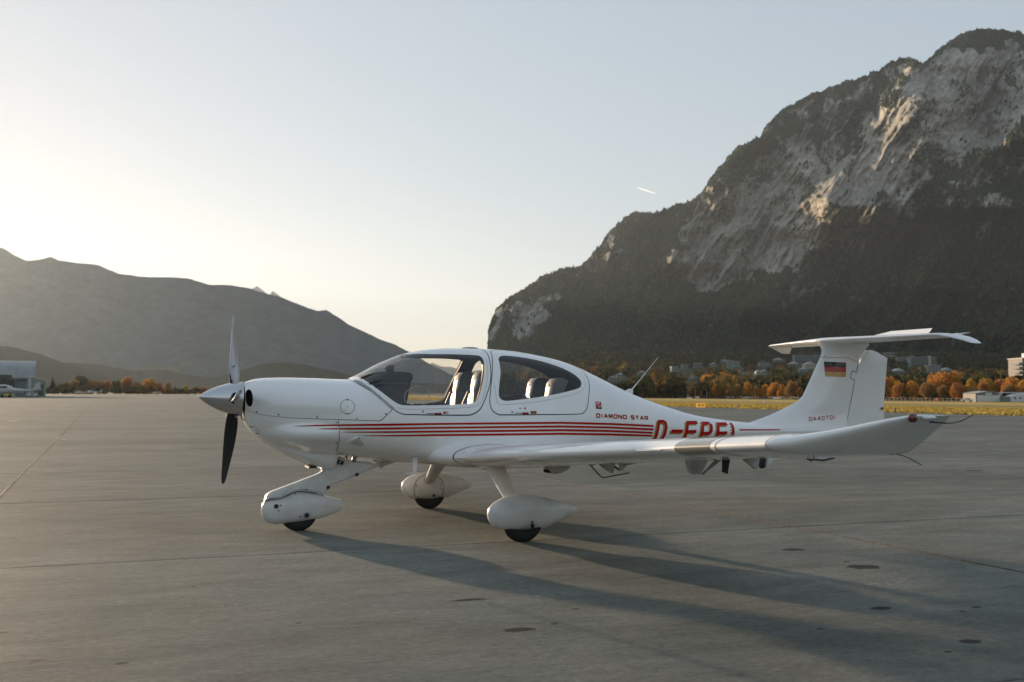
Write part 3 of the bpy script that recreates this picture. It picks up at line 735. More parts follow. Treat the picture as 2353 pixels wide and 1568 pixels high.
def S(x, s, off=0.0):
    x = np.atleast_1d(np.asarray(x, float)); s = np.atleast_1d(np.asarray(s, float))
    def raw(x_, s_):
        return base_pt(x_, s_)
    e = 1e-3
    def nrm(f):
        dx = f(x + e, s) - f(x - e, s); ds = f(x, np.clip(s + e, -1, 1)) - f(x, np.clip(s - e, -1, 1))
        n = np.cross(dx, ds); n /= np.maximum(np.linalg.norm(n, axis=-1, keepdims=True), 1e-9); return n
    def full(x_, s_):
        P = base_pt(x_, s_)
        sgn = np.sign(s_)[:, None] if np.ndim(s_) else np.sign(s_)
        return P + np.stack([0 * x_, sgn[:, 0], 0 * x_], -1) * bump_d(P)[:, None]
    P = full(x, s); N = nrm(full)
    cen = np.stack([x, 0 * x, tabx(x, 4)], -1)
    flip = np.sign(np.einsum('ij,ij->i', N, P - cen)); flip[flip == 0] = 1
    N = N * flip[:, None]
    return P + N * off, N
def s_of(x, z, side=-1):
    x = np.asarray(x, float); z = np.asarray(z, float)
    zt, zb, w, zc, nu, nl = [tabx(x, i) for i in range(1, 7)]
    q = np.where(z >= zc, np.clip((z - zc) / (zt - zc), 0, 1) ** (nu / 2), -np.clip((zc - z) / (zc - zb), 0, 1) ** (nl / 2))
    return side * np.arccos(np.clip(q, -1, 1)) / PI
def xs_poly(pts, side=-1):
    p = np.array(pts, float); return np.stack([p[:, 0], s_of(p[:, 0], p[:, 1], side)], 1)
KS = 1.75   # scales s so that the (x, s) plane is roughly metric

def cdt_regions(grid, polys):
    """grid: points; polys: closed outlines -> verts, tris"""
    co = [Vector(p) for p in grid]; ed = []
    for P in polys:
        n0 = len(co); m = len(P)
        co += [Vector(p) for p in P]; ed += [(n0 + i, n0 + (i + 1) % m) for i in range(m)]
    r = delaunay_2d_cdt(co, ed, [], 0, 1e-6)
    return np.array([tuple(v) for v in r[0]]), np.array([tuple(f) for f in r[2]])

def submesh(name, V2, T, mask, off, mats, parent, double=None, label=None):
    t = T[mask]; used = np.unique(t); mp = -np.ones(len(V2), int); mp[used] = np.arange(len(used))
    P, N = S(V2[used, 0], V2[used, 1] / KS, off)
    f = mp[t]
    a = np.cross(P[f[:, 1]] - P[f[:, 0]], P[f[:, 2]] - P[f[:, 0]])
    fl = np.einsum('ij,ij->i', a, N[f[:, 0]]) < 0
    f[fl] = f[fl][:, ::-1]
    ar = np.linalg.norm(a, axis=1); f = f[ar > 1e-9]
    me = mesh_np(name, P, f, mats, True, normals=N)
    o = link(name, me, parent)
    return o

# outlines on the fuselage (x, z) projected from image coordinates onto the port side
GLASS = [(1.475,1.42),(1.547,1.35),(1.652,1.262),(1.709,1.218),(1.755,1.194),(1.803,1.185),(1.949,1.184),(2.197,1.188),(2.386,1.198),(2.46,1.206),(2.507,1.228),(2.545,1.285),(2.577,1.367),(2.605,1.447),(2.629,1.522),(2.645,1.592),(2.648,1.631),(2.638,1.658),(2.60,1.672),(2.379,1.680),(2.169,1.679),(2.086,1.682),(2.009,1.681),(1.956,1.676),(1.92,1.680)]
CANOPY = [(1.366,1.421),(1.40,1.393),(1.461,1.344),(1.537,1.288),(1.591,1.244),(1.694,1.156),(1.729,1.126),(1.795,1.102),(1.886,1.099),(2.07,1.094),(2.384,1.091),(2.448,1.096),(2.499,1.117),(2.539,1.148),(2.58,1.214),(2.626,1.312),(2.663,1.398),(2.687,1.492),(2.706,1.587),(2.722,1.665),(2.724,1.712),(2.715,1.735)]
REARG = [(2.809,1.609),(2.818,1.642),(2.855,1.668),(2.931,1.674),(3.121,1.657),(3.313,1.622),(3.495,1.567),(3.614,1.510),(3.678,1.458),(3.698,1.413),(3.674,1.371),(3.624,1.347),(3.406,1.300),(3.136,1.259),(2.881,1.231),(2.795,1.228),(2.754,1.248),(2.738,1.287),(2.756,1.389),(2.79,1.504)]
DOOR = [(2.800,1.725),(2.767,1.681),(2.717,1.549),(2.671,1.389),(2.645,1.260),(2.642,1.215),(2.647,1.175),(2.67,1.130),(2.718,1.100),(2.79,1.092),(3.257,1.092),(3.605,1.094),(3.675,1.113),(3.714,1.160),(3.752,1.277),(3.785,1.372),(3.80,1.444),(3.79,1.52),(3.70,1.60),(3.5,1.655),(3.2,1.702),(2.95,1.725)]
INLET = [(.424,1.330),(.400,1.305),(.397,1.25),(.405,1.20),(.425,1.172),(.443,1.19),(.450,1.25),(.443,1.305)]
def half_to_full(pts_open, x_top0, x_top1):
    """outline that runs over the top: port half then mirrored"""
    a = xs_poly(pts_open, -1); m = a[::-1].copy(); m[:, 1] *= -1
    P = np.concatenate([[(x_top0, 0.0)], a, [(x_top1, 0.0)], m]); return P
def dens(P, step=0.03):
    out = []
    for i in range(len(P)):
        a, b = np.array(P[i]), np.array(P[(i + 1) % len(P)]); d = b - a; L_ = math.hypot(d[0], d[1] * KS); n = max(1, int(L_ / step))
        for k in range(n): out.append(a + d * k / n)
    return np.array(out)
def toK(P): Q = np.array(P, float).copy(); Q[:, 1] *= KS; return Q

g_full = toK(dens(half_to_full(catmull(GLASS, False, 3), 1.44, 2.03)))
c_full = toK(dens(half_to_full(catmull(CANOPY, False, 3), 1.385, 2.712)))
rg = catmull(REARG, True, 3); dr = catmull(DOOR, True, 3); il = catmull(INLET, True, 4)
rg_p = toK(dens(xs_poly(rg, -1))); rg_s = rg_p * [1, -1]
dr_p = toK(dens(xs_poly(dr, -1))); il_p = toK(dens(xs_poly(il, -1), .012)); il_s = il_p * [1, -1]
gx = np.unique(np.concatenate([np.arange(.395, .6, .012), np.arange(.6, 1.4, .025), np.arange(1.4, 3.9, .035), np.arange(3.9, 7.30, .06), [7.32]]))
gs = np.linspace(-1, 1, 181)
grid = [(x, s * KS) for x in gx for s in gs]
V2, T = cdt_regions(grid, [g_full, c_full, rg_p, rg_s, dr_p, il_p, il_s])
cx, cy = V2[T].mean(1).T
ing, inc, inr, inrs, ind, ini = [in_poly(cx, cy, q) for q in (g_full, c_full, rg_p, rg_s, dr_p, il_p)]
inis = in_poly(cx, cy, il_s)
fus = submesh('fuselage', V2, T, ~(inc | ing | inr | inrs | ind | ini | inis), 0, [M_white], AC)
can = submesh('canopy_frame', V2, T, inc & ~ing, 0, [M_white], AC)
door = submesh('rear_door', V2, T, ind & ~inr, 0, [M_white], AC)
submesh('canopy_glass', V2, T, ing, -0.002, [M_glass], can)
submesh('window', V2, T, inr, -0.002, [M_reglass], door)
submesh('window', V2, T, inrs, -0.002, [M_reglass], fus)
# air inlets: dark duct set into the nose
for q, nm in ((ini, 'p'), (inis, 's')):
    submesh('air_inlet', V2, T, q, -0.045, [M_hole], fus)
def edge_wall(P, off0, off1, m, name, parent):
    A_, _ = S(P[:, 0], P[:, 1] / KS, off0); B_, _ = S(P[:, 0], P[:, 1] / KS, off1); n = len(P)
    F = [(i, (i + 1) % n, n + (i + 1) % n, n + i) for i in range(n)]
    return link(name, mesh_py(name, np.concatenate([A_, B_]), F, [m], True), parent)
edge_wall(il_p, 0, -0.045, M_hole, 'inlet_wall', fus); edge_wall(il_s, 0, -0.045, M_hole, 'inlet_wall', fus)
for q, par in ((g_full, can), (rg_p, door), (rg_s, fus)):
    edge_wall(q, -0.0005, -0.03, M_lining, 'window_rim', par)
# inside lining of the cabin
cab = (cx > 1.40) & (cx < 3.95) & ~(ing | inr | inrs)
lin = submesh('cabin_lining', V2, T, cab, -0.03, [M_lining], AC)
# nose ring and tail closure
def ringcap(x, off, m, name):
    s = np.linspace(-1, 1, 60, endpoint=False); P, _ = S(np.full(60, x), s, off)
    return link(name, mesh_py(name, P, [tuple(range(60))], [m]), fus)
ringcap(.400, -.004, M_hole, 'nose_gap'); ringcap(7.32, 0, M_white, 'tail_closure')

def ribbon(name, pts_xs, w, off, m, parent, closed=False):
    P = np.array(pts_xs, float); K = toK(P); n = len(K)
    nx = np.roll(K, -1, 0) - np.roll(K, 1, 0)
    if not closed: nx[0] = K[1] - K[0]; nx[-1] = K[-1] - K[-2]
    nrm = np.stack([-nx[:, 1], nx[:, 0]], 1); nrm /= np.maximum(np.linalg.norm(nrm, axis=1, keepdims=True), 1e-9)
    a, b = K + nrm * w / 2, K - nrm * w / 2
    A_, N1 = S(a[:, 0], a[:, 1] / KS, off); B_, _ = S(b[:, 0], b[:, 1] / KS, off)
    F = [(i, i + 1, n + i + 1, n + i) for i in range(n - 1)] + ([(n - 1, 0, n, 2 * n - 1)] if closed else [])
    return link(name, mesh_py(name, np.concatenate([A_, B_]), F, [m], True), parent)
def seam(pts, w=0.005, side=-1, m=None, parent=None, closed=False, name='panel_gap', off=0.0012, sm=True):
    q = catmull(pts, closed, 4) if sm else pts
    P = dens(xs_poly(q, side), .02) if closed else None
    if P is None:
        X = xs_poly(q, side); out = []
        for i in range(len(X) - 1):
            d = X[i + 1] - X[i]; n = max(1, int(math.hypot(d[0], d[1] * KS) / .02))
            out += [X[i] + d * k / n for k in range(n)]
        out.append(X[-1]); P = np.array(out)
    return ribbon(name, P, w, off, m or M_seam, parent or fus, closed)
for sd in (-1, 1):
    seam([(.387,1.167),(.413,1.142),(.466,1.117),(.556,1.095),(.738,1.076),(.989,1.064),(1.187,1.057),(1.511,1.044),(1.562,1.043),(1.585,1.053),(1.633,1.097),(1.69,1.150)], .0055, sd)
    seam([(1.187,1.057),(1.192,1.0),(1.202,.887),(1.212,.812),(1.217,.754)], .005, sd)
    # sealing strip between cowling and windshield frame
    seam([(1.405,1.418),(1.46,1.365),(1.53,1.30),(1.60,1.235),(1.655,1.185),(1.693,1.151)], .026, sd, M_strip, name='sealing_strip', off=.0025)
ribbon('canopy_seal', np.array([q / [1, KS] for q in c_full]), .008, .0014, M_seal2, can, True)
ribbon('door_seal', np.array([q / [1, KS] for q in dr_p]), .007, .0014, M_seal2, door, True)
seam([(1.73,1.165),(1.80,1.150),(2.0,1.150),(2.3,1.158),(2.47,1.172),(2.55,1.215),(2.60,1.33),(2.64,1.44),(2.667,1.55),(2.68,1.64)], .003, -1, M_strip, name='trim_line', parent=can)
seam([(2.70,1.40),(2.712,1.25),(2.735,1.195),(2.80,1.19),(3.2,1.225),(3.6,1.30),(3.72,1.36),(3.75,1.43),(3.72,1.50)], .003, -1, M_strip, name='trim_line', parent=door)

# decals: flat film laid on the surface
def decal(name, polys, m, off=0.002, side=-1, parent=None, step=0.04):
    P = []
    for q in polys:
        q = np.array(q, float); out = []
        for i in range(len(q)):
            a, b = q[i], q[(i + 1) % len(q)]; n = max(1, int(np.linalg.norm(b - a) / step))
            out += [a + (b - a) * k / n for k in range(n)]
        P.append(np.array(out))
    allp = np.concatenate(P); lo, hi = allp.min(0), allp.max(0)
    gr = [(x, z) for x in np.arange(lo[0], hi[0], step) for z in np.arange(lo[1], hi[1], step)]
    v, t = cdt_regions(gr, P); c = v[t].mean(1); inside = np.zeros(len(t), bool)
    for q in P: inside |= in_poly(c[:, 0], c[:, 1], q)
    t = t[inside]; used = np.unique(t); mp = -np.ones(len(v), int); mp[used] = np.arange(len(used)); v = v[used]
    W, N = S(v[:, 0], s_of(v[:, 0], v[:, 1], side), off); f = mp[t]
    a = np.cross(W[f[:, 1]] - W[f[:, 0]], W[f[:, 2]] - W[f[:, 0]]); fl = np.einsum('ij,ij->i', a, N[f[:, 0]]) < 0
    f[fl] = f[fl][:, ::-1]
    return link(name, mesh_np(name, W, f, [m], True, normals=N), parent or fus)

ST = [ # stripe: start x, tip z, (x, top, bottom)...
 [(.795,1.0000,.9985),(.99,1.0090,1.000),(1.185,1.0135,1.0005)],
 [(1.001,.9755,.9745),(1.185,.9800,.969)],
]
def stripe(t): return [(x, a) for x, a, b in t] + [(x, b) for x, a, b in reversed(t)]
S1 = [(1.193,1.0135,1.0005),(1.64,1.0175,.999),(2.12,1.0195,1.0045),(2.8,1.021,1.004),(3.413,1.020,1.002),(3.983,1.002,.983),(4.543,.973,.955)]
S2 = [(1.193,.980,.968),(1.64,.9815,.965),(2.12,.9835,.969),(2.8,.985,.968),(3.413,.984,.966),(3.98,.966,.948),(4.543,.937,.918)]
S3 = [(1.205,.9435,.9425),(1.64,.9465,.933),(2.12,.9485,.933),(2.8,.949,.931),(3.413,.948,.929),(3.98,.931,.912),(4.537,.902,.884)]
S4 = [(1.411,.9095,.9085),(1.64,.911,.901),(2.12,.915,.899),(2.8,.914,.896),(3.413,.912,.894),(3.98,.896,.877),(4.533,.871,.854)]
def shift(t, dx, dz): return [(x + dx, a + dz, b + dz) for x, a, b in t]
for sd in (-1, 1):
    for k, t in enumerate(ST + [S1, S2, S3, S4]):
        decal('gold_stripe_edge', [stripe(shift(t, 0.003, -0.0045))], M_gold, .0012, sd)
        decal('red_stripe', [stripe(t)], M_red, .0022, sd)

# stroke lettering ---------------------------------------------------
def strokes(lines, th, fx):
    """polylines in glyph space -> quads; fx maps glyph point to (x, z); th stroke width in output units"""
    out = []
    for ln in lines:
        P = [np.array(fx(*p)) for p in ln]; closed = len(P) > 2 and np.allclose(P[0], P[-1])
        if closed: P = P[:-1]
        n = len(P); off = []
        for i in range(n):
            pa = P[(i - 1) % n] if (closed or i > 0) else None; pb = P[(i + 1) % n] if (closed or i < n - 1) else None
            d1 = (P[i] - pa) / np.linalg.norm(P[i] - pa) if pa is not None else None
            d2 = (pb - P[i]) / np.linalg.norm(pb - P[i]) if pb is not None else None
            if d1 is None: d1 = d2
            if d2 is None: d2 = d1
            n1, n2 = np.array([-d1[1], d1[0]]), np.array([-d2[1], d2[0]])
            mm = n1 + n2; mm /= max(np.linalg.norm(mm), 1e-6); k = 1 / max(0.5, mm @ n1); off.append(mm * k * th / 2)
        for i in range(n if closed else n - 1):
            j = (i + 1) % n; out.append([P[i] + off[i], P[j] + off[j], P[j] - off[j], P[i] - off[i]])
    return out
c_ = 0.13
GL = {'D': [[(0, 0), (1 - c_, 0), (1, c_), (1, 1 - c_), (1 - c_, 1), (0, 1), (0, 0)]], 'O': [[(c_, 0), (1 - c_, 0), (1, c_), (1, 1 - c_), (1 - c_, 1), (c_, 1), (0, 1 - c_), (0, c_), (c_, 0)]],
 '0': [[(c_, 0), (1 - c_, 0), (1, c_), (1, 1 - c_), (1 - c_, 1), (c_, 1), (0, 1 - c_), (0, c_), (c_, 0)]],
 'I': [[(.5, 0), (.5, 1)]], 'A': [[(0, 0), (.45, 1), (.55, 1), (1, 0)], [(.2, .33), (.8, .33)]], 'M': [[(0, 0), (0, 1), (.12, 1), (.5, .15), (.88, 1), (1, 1), (1, 0)]],
 'N': [[(0, 0), (0, 1), (.12, 1), (.88, 0), (1, 0), (1, 1)]], 'S': [[(.02, .06), (.06, 0), (.92, 0), (1, .1), (1, .44), (.92, .53), (.08, .53), (0, .62), (0, .9), (.08, 1), (.94, 1), (.98, .94)]],
 'T': [[(0, 1), (1, 1)], [(.5, 1), (.5, 0)]], 'R': [[(0, 0), (0, 1), (.9, 1), (1, .92), (1, .50), (.9, .42), (0, .42)], [(.62, .42), (1, 0)]],
 '4': [[(1, .25), (0, .25), (.68, 1), (.8, 1), (.8, 0)]], 'E': [[(1, 0), (0, 0), (0, 1), (1, 1)], [(0, .52), (.92, .52)]], 'P': [[(0, 0), (0, 1), (.75, 1), (1, .88), (1, .58), (.85, .46), (0, .46)]],
 '-': [[(0, .5), (1, .5)]], 'G': [[(1, .9), (.9, 1), (.1, 1), (0, .9), (0, .1), (.1, 0), (1, 0), (1, .45), (.55, .45)]], '8': [[(.1, 0), (.9, 0), (1, .1), (1, .9), (.9, 1), (.1, 1), (0, .9), (0, .1), (.1, 0)], [(0, .5), (1, .5)]],
 '2': [[(0, 1), (.9, 1), (1, .9), (1, .55), (0, .4), (0, 0), (1, 0)]], '6': [[(1, 1), (.1, 1), (0, .9), (0, .1), (.1, 0), (.9, 0), (1, .1), (1, .5), (0, .5)]],
 'F': [[(0, 0), (0, 1), (1, 1)], [(0, .52), (.85, .52)]], 'L': [[(0, 1), (0, 0), (1, 0)]], 'U': [[(0, 1), (0, .1), (.1, 0), (.9, 0), (1, .1), (1, 1)]], 'Z': [[(0, 1), (1, 1), (0, 0), (1, 0)]]}
def text_polys(txt, x0, x1, zb0, zb1, h, th, lw=0.72, gap=0.28):
    W = sum((0.0 if ch == ' ' else (0.25 if ch == 'I' else lw)) for ch in txt) + gap * (len(txt) - 1) + 0.35 * txt.count(' ')
    k = (x1 - x0) / W; x = 0; out = []
    for ch in txt:
        if ch == ' ': x += .35 + gap; continue
        w = 0.25 if ch == 'I' else lw
        def fx(a, b, x=x, w=w):
            X = x0 + (x + a * w) * k; zb = zb0 + (zb1 - zb0) * (X - x0) / (x1 - x0); return (X, zb + th / 2 + b * (h - th))
        out += strokes(GL[ch], th, fx); x += w + gap
    return out
tp = text_polys('DIAMOND STAR', 3.825, 4.478, 1.058, 1.023, .043, .0095, gap=.40)
decal('gold_lettering', [[(x - .004, z - .003) for x, z in q] for q in tp], M_gold, .0012)['kind'] = 'stuff'
decal('red_lettering', tp, M_red, .0022)['kind'] = 'stuff'
# large registration, lower halves hidden behind the wing
reg = []
def regfx(x0, w, zt, h=.235, shear=.19):
    return lambda a, b: (x0 + w * a - shear * (1 - b) * h, zt - .018 - (1 - b) * (h - .036))
RG = [('D', 4.620, .105, 1.026), ('E', 5.003, .140, 1.009), ('P', 5.210, .118, .999), ('E', 5.418, .140, .988)]
GD = [[(0, 0), (0, 1), (.55, 1), (.85, .92), (1, .72), (1, .28), (.85, .08), (.55, 0), (0, 0)]]
REG = [strokes(GD if ch == 'D' else GL[ch], .034, regfx(x0, w, zt)) for ch, x0, w, zt in RG]
REG += [[[(4.783, .923), (4.935, .919), (4.928, .882), (4.776, .885)]], [[(5.600, .981), (5.634, .979), (5.612, .800), (5.576, .800)]]]
for reg in REG:
    lt = decal('registration_letter', reg, M_red, .0022, step=.03)
    decal('gold_shadow', [[(x - .024, z - .014) for x, z in q] for q in reg], M_gold, .0012, step=.03, parent=lt)
decal('red_stripe', [[(5.69, .912), (6.25, .904), (6.25, .892), (5.69, .897)]], M_red, .0022)
# flying club sign
M_logo = mat('red_sign_film', (0.45, 0.02, 0.03), 0.4); M_logog = mat('dark_green_film', (0.03, 0.05, 0.045), 0.4); M_whitef = mat('white_film', (0.8, 0.8, 0.8), 0.4)
lg_ = decal('club_sign', [[(3.821, 1.219), (3.893, 1.215), (3.893, 1.140), (3.821, 1.146)]], M_logo, .0015)
decal('green_band', [[(3.823, 1.166), (3.892, 1.160), (3.892, 1.141), (3.823, 1.147)]], M_logog, .0022, parent=lg_)
decal('white_swoosh', [[(3.835, 1.163), (3.862, 1.160), (3.884, 1.168), (3.862, 1.184), (3.874, 1.169), (3.862, 1.166)]], M_whitef, .003, parent=lg_)
for k in range(3):
    w = (.052, .045, .03)[k]; z = 1.210 - .011 * k
    tp = text_polys(('FLUGSPORT'.replace('G', 'G'), 'ZENTRUM', 'TIROL')[k], 3.827, 3.827 + w, z - .004, z - .006, .0072, .0016)
    decal('white_lettering', tp, M_whitef, .003, parent=lg_, step=.02)['kind'] = 'stuff'

# small fittings on the skin
def disc(name, x, z, r, m, off=.002, side=-1, parent=None, n=14):
    s0 = s_of(x, z, side); a = np.linspace(0, 2 * PI, n, endpoint=False)
    C0, N0 = S([x], [s0], off); C0 = Vector(C0[0]); N0 = Vector(N0[0]); t = Vector((1, 0, 0)); t = (t - N0 * t.dot(N0)).normalized(); b = N0.cross(t)
    ring = [C0 + t * math.cos(k) * r + b * math.sin(k) * r for k in a]; top = [p + N0 * .002 for p in ring]
    V, F = loft([np.array([tuple(p) for p in ring]), np.array([tuple(p) for p in top])])
    return link(name, fix_normals(mesh_py(name, V, F, [m])), parent or fus)
for sd in (-1, 1):
    for x, z in [(.392,1.181),(.481,1.126),(.658,1.102),(.996,1.081),(1.190,.840),(1.622,1.108)]: disc('screw', x, z, .0075, M_black, side=sd)
    for x, z in [(1.354,1.066),(1.17,1.033)]: disc('screw', x, z, .0075, M_steel, side=sd)
disc('lock', 1.974, 1.127, .011, M_steel, parent=can); disc('lock', 2.87, 1.118, .011, M_steel, parent=door); disc('button', 3.008, 1.155, .009, M_red, parent=door)
a = np.linspace(0, 2 * PI, 30, endpoint=False)
seam([(1.269 + .066 * math.cos(k), 1.173 + .066 * math.sin(k)) for k in a], .004, -1, closed=True, sm=False)
disc('latch', 1.272, 1.236, .008, M_black); disc('latch', 1.269, 1.173, .005, M_gold)
for dx in (-.012, .0, .012): disc('latch', 1.266 + dx, 1.109, .005, M_black)
seam([(.45, .985), (.47, .99), (.50, .965), (.515, .93), (.505, .92)], .004, -1); disc('latch', .505, .925, .008, M_black); disc('latch', .45, .985, .007, M_black)
seam([(.62, 1.4370), (.70, 1.430), (.80, 1.428), (.90, 1.437)], .003, -1, sm=True)
for x0, par in ((2.10, can), (2.99, door)):
    h_ = decal('handle', [[(x0 - .09, 1.112), (x0 - .01, 1.110), (x0 - .01, 1.115), (x0 + .055, 1.114), (x0 + .055, 1.098), (x0 - .01, 1.096), (x0 - .01, 1.103), (x0 - .09, 1.106)]], M_black, .003, parent=par)
    decal('red_grip', [[(x0 + .0, 1.112), (x0 + .035, 1.111), (x0 + .035, 1.099), (x0 + .0, 1.100)]], M_red, .0045, parent=h_)
pl = decal('placard', [[(2.170, 1.127), (2.222, 1.127), (2.222, 1.103), (2.170, 1.103)]], mat('cream_film', (.55, .5, .33), .5), .003, parent=can)
decal('red_print', [[(2.174, 1.124), (2.196, 1.124), (2.196, 1.106), (2.174, 1.106)]], M_red, .004, parent=pl)
pl = decal('placard', [[(3.065, 1.127), (3.13, 1.127), (3.13, 1.101), (3.065, 1.101)]], mat('rust_film', (.25, .07, .02), .5), .003, parent=door)
decal('placard', [[(2.943, 1.159), (2.968, 1.159), (2.968, 1.151), (2.943, 1.151)]], M_gold, .003, parent=door)
# louvre on the side of the nose
def louvre(side):
    q = [(1.273, .845), (1.375, .900), (1.433, .825)]; P = []
    for (x, z), o in zip(q, (.001, .020, .026)):
        P.append(tuple(S([x], [s_of(x, z, side)], o)[0][0]))
    for x, z in q[1:]: P.append(tuple(S([x], [s_of(x, z, side)], -.004)[0][0]))
    m_ = tuple(S([1.402], [s_of(1.402, .868, side)], .002)[0][0]); P.append(m_)
    me = mesh_py('air_louvre', P, [(0, 1, 5), (0, 5, 2), (0, 3, 1), (0, 2, 4), (1, 3, 5), (2, 5, 4), (3, 4, 5)], [M_white, M_seam, M_grime_shade])
    for f_ in (4, 5, 6): me.polygons[f_].material_index = 1  # rear faces coloured dark for the shade inside the open mouth
    me.polygons[1].material_index = 2; me.polygons[3].material_index = 2  # lower facets get a greyer colour as painted shade of a recess
    return link('air_louvre', me, fus)
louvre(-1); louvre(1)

# generic tapered body with super-elliptic sections: rows (x, top, bottom, half width[, y shift])
def body(name, rows, m, parent, n=28, e=2.2, y0=0.0, sub=3, axis='x'):
    r_ = np.array(catmull([tuple(q) for q in rows], False, sub)); rings = []
    for q in r_:
        x, zt, zb, w = q[:4]; yy = y0 + (q[4] if len(q) > 4 else 0); a = np.linspace(0, 2 * PI, n, endpoint=False)
        c, s = np.cos(a), np.sin(a); zc, h = (zt + zb) / 2, max((zt - zb) / 2, 1e-4)
        Y_ = yy + max(w, 1e-4) * np.sign(c) * np.abs(c) ** (2 / e); Z_ = zc + h * np.sign(s) * np.abs(s) ** (2 / e)
        rings.append(np.stack([np.full(n, x), Y_, Z_], 1))
    V, F = loft(rings)
    return link(name, autosmooth(mesh_py(name, V, F, [m]), 50), parent)

# chin scoop
body('chin_scoop', [(.50,.95,.905,.10),(.549,.95,.862,.17),(.663,.93,.788,.235),(.778,.92,.720,.25),(.884,.90,.667,.245),(1.022,.88,.607,.225),(1.12,.86,.578,.20),(1.20,.84,.560,.175),(1.235,.82,.562,.16),(1.262,.80,.60,.145),(1.272,.78,.66,.13)], M_white, fus, e=2.3)
link('scoop_lip', boxes('scoop_lip', [(1.00, 1.075, -.11, .11, .588, .606)], [M_black]), fus)

# wings ----------------------------------------------------------------
def airfoil(n=26, t=.15, cam_=.022):
    b = (1 - np.cos(np.linspace(0, PI, n))) / 2
    yt = 5 * t * (.2969 * np.sqrt(b) - .1260 * b - .3516 * b ** 2 + .2843 * b ** 3 - .1036 * b ** 4)
    yc = np.where(b < .4, cam_ / .16 * (.8 * b - b * b), cam_ / .36 * (.2 + .8 * b - b * b))
    up = np.stack([b, yc + yt], 1)[::-1]; lo = np.stack([b, yc - yt], 1)[1:-1]
    return np.concatenate([up, lo])    # TE(top) -> LE -> lower towards TE
def wing_sec(y, xle, zle, xte, zte, t, cam_=.022, cant=0.0, n=26):
    A_ = airfoil(n, t, cam_); ch = math.hypot(xte - xle, zte - zle); d = np.array([(xte - xle) / ch, (zte - zle) / ch]); nn = np.array([-d[1], d[0]])
    x = xle + ch * (A_[:, 0] * d[0] + A_[:, 1] * nn[0]); z = zle + ch * (A_[:, 0] * d[1] + A_[:, 1] * nn[1] * math.cos(cant)); yy = np.full(len(A_), y) - ch * A_[:, 1] * math.sin(cant)
    return np.stack([x, yy, z], 1)
def wing_rows():
    base = wing_rows0(); out = []
    A_ = np.array(base); y = np.concatenate([np.arange(.40, 1.1, .04), np.arange(1.1, 5.45, .15), np.arange(5.45, 5.93, .03), [5.945, 5.955, 5.965, 5.975, 5.985]])
    sl = [_slopes(A_[:, 0], A_[:, i]) for i in range(1, 8)]
    for v in y:
        k = min(max(np.searchsorted(A_[:, 0], v) - 1, 0), len(A_) - 2); h = A_[k + 1, 0] - A_[k, 0]; t = (v - A_[k, 0]) / h; row = [v]
        for i in range(1, 8):
            m = sl[i - 1]; row.append((2*t**3-3*t*t+1)*A_[k, i] + (t**3-2*t*t+t)*h*m[k] + (-2*t**3+3*t*t)*A_[k+1, i] + (t**3-t*t)*h*m[k+1])
        out.append(tuple(row))
    return out
def wing_rows0():
    rows = []
    for y in (.40, .50, .58, .66, .74, .84, 1.0, 1.3, 1.8, 2.4, 3.0, 3.6, 4.2, 4.8, 5.2, 5.4, 5.5):
        k = max(0, (y - .66) / 4.84)
        xle = 2.275 + .08 * k; zle = .700 + .345 * k; xte = 3.60 - .38 * k; zte = .600 + .378 * k
        g = float(smooth(np.array((.86 - y) / .46)))
        xle -= .22 * g; xte += .25 * g; zle += .015 * g
        rows.append((y, xle, zle, xte, zte, .15 - .02 * k + .01 * g, .022, 0))
    K = [(5.56, 2.385, 1.052, 3.215, .992, .125, .10), (5.66, 2.49, 1.080, 3.20, 1.035, .12, .28), (5.76, 2.61, 1.115, 3.178, 1.085, .115, .38), (5.86, 2.735, 1.155, 3.153, 1.135, .115, .42), (5.93, 2.83, 1.183, 3.135, 1.172, .105, .42), (5.965, 2.90, 1.195, 3.12, 1.190, .08, .42), (5.985, 2.97, 1.200, 3.10, 1.196, .03, .42)]
    for y, a, b, c, d, t, ct in K: rows.append((y, a, b, c, d, t, .01, ct))
    return rows
WR = wing_rows()
def wing(side):
    rings = [wing_sec(y, a, b, c, d, t, cm, ct, 40) for y, a, b, c, d, t, cm, ct in WR]
    V, F = loft(rings); V = np.array(V); V[:, 1] *= side
    o = link('wing', autosmooth(mesh_py('wing', V, F, [M_white]), 75), AC)
    return o
def wing_at(y):
    W_ = np.array(WR); return [np.interp(y, W_[:, 0], W_[:, i]) for i in range(8)]
def wing_strip(name, y0, y1, i0, i1, off, m, side, parent, n=5, slant=0.0):
    """a strip over profile points i0..i1 between two spans, lifted off the skin"""
    rings = []
    for y in np.linspace(y0, y1, n):
        q = wing_at(y); q[0] = y; P = wing_sec(*q)
        d = np.roll(P, -1, 0) - np.roll(P, 1, 0); nn = np.stack([-d[:, 2], 0 * d[:, 0], d[:, 0]], 1)
        nn /= np.linalg.norm(nn, axis=1, keepdims=True); cen = P.mean(0); sg = np.sign(((P - cen) * nn).sum(1)); P = P + nn * sg[:, None] * off
        rings.append(P[i0:i1])
    V, F = loft(rings, cap=False, closed=False); V = np.array(V); V[:, 1] *= side
    return link(name, mesh_py(name, V, F, [m], True), parent)
WG = {}
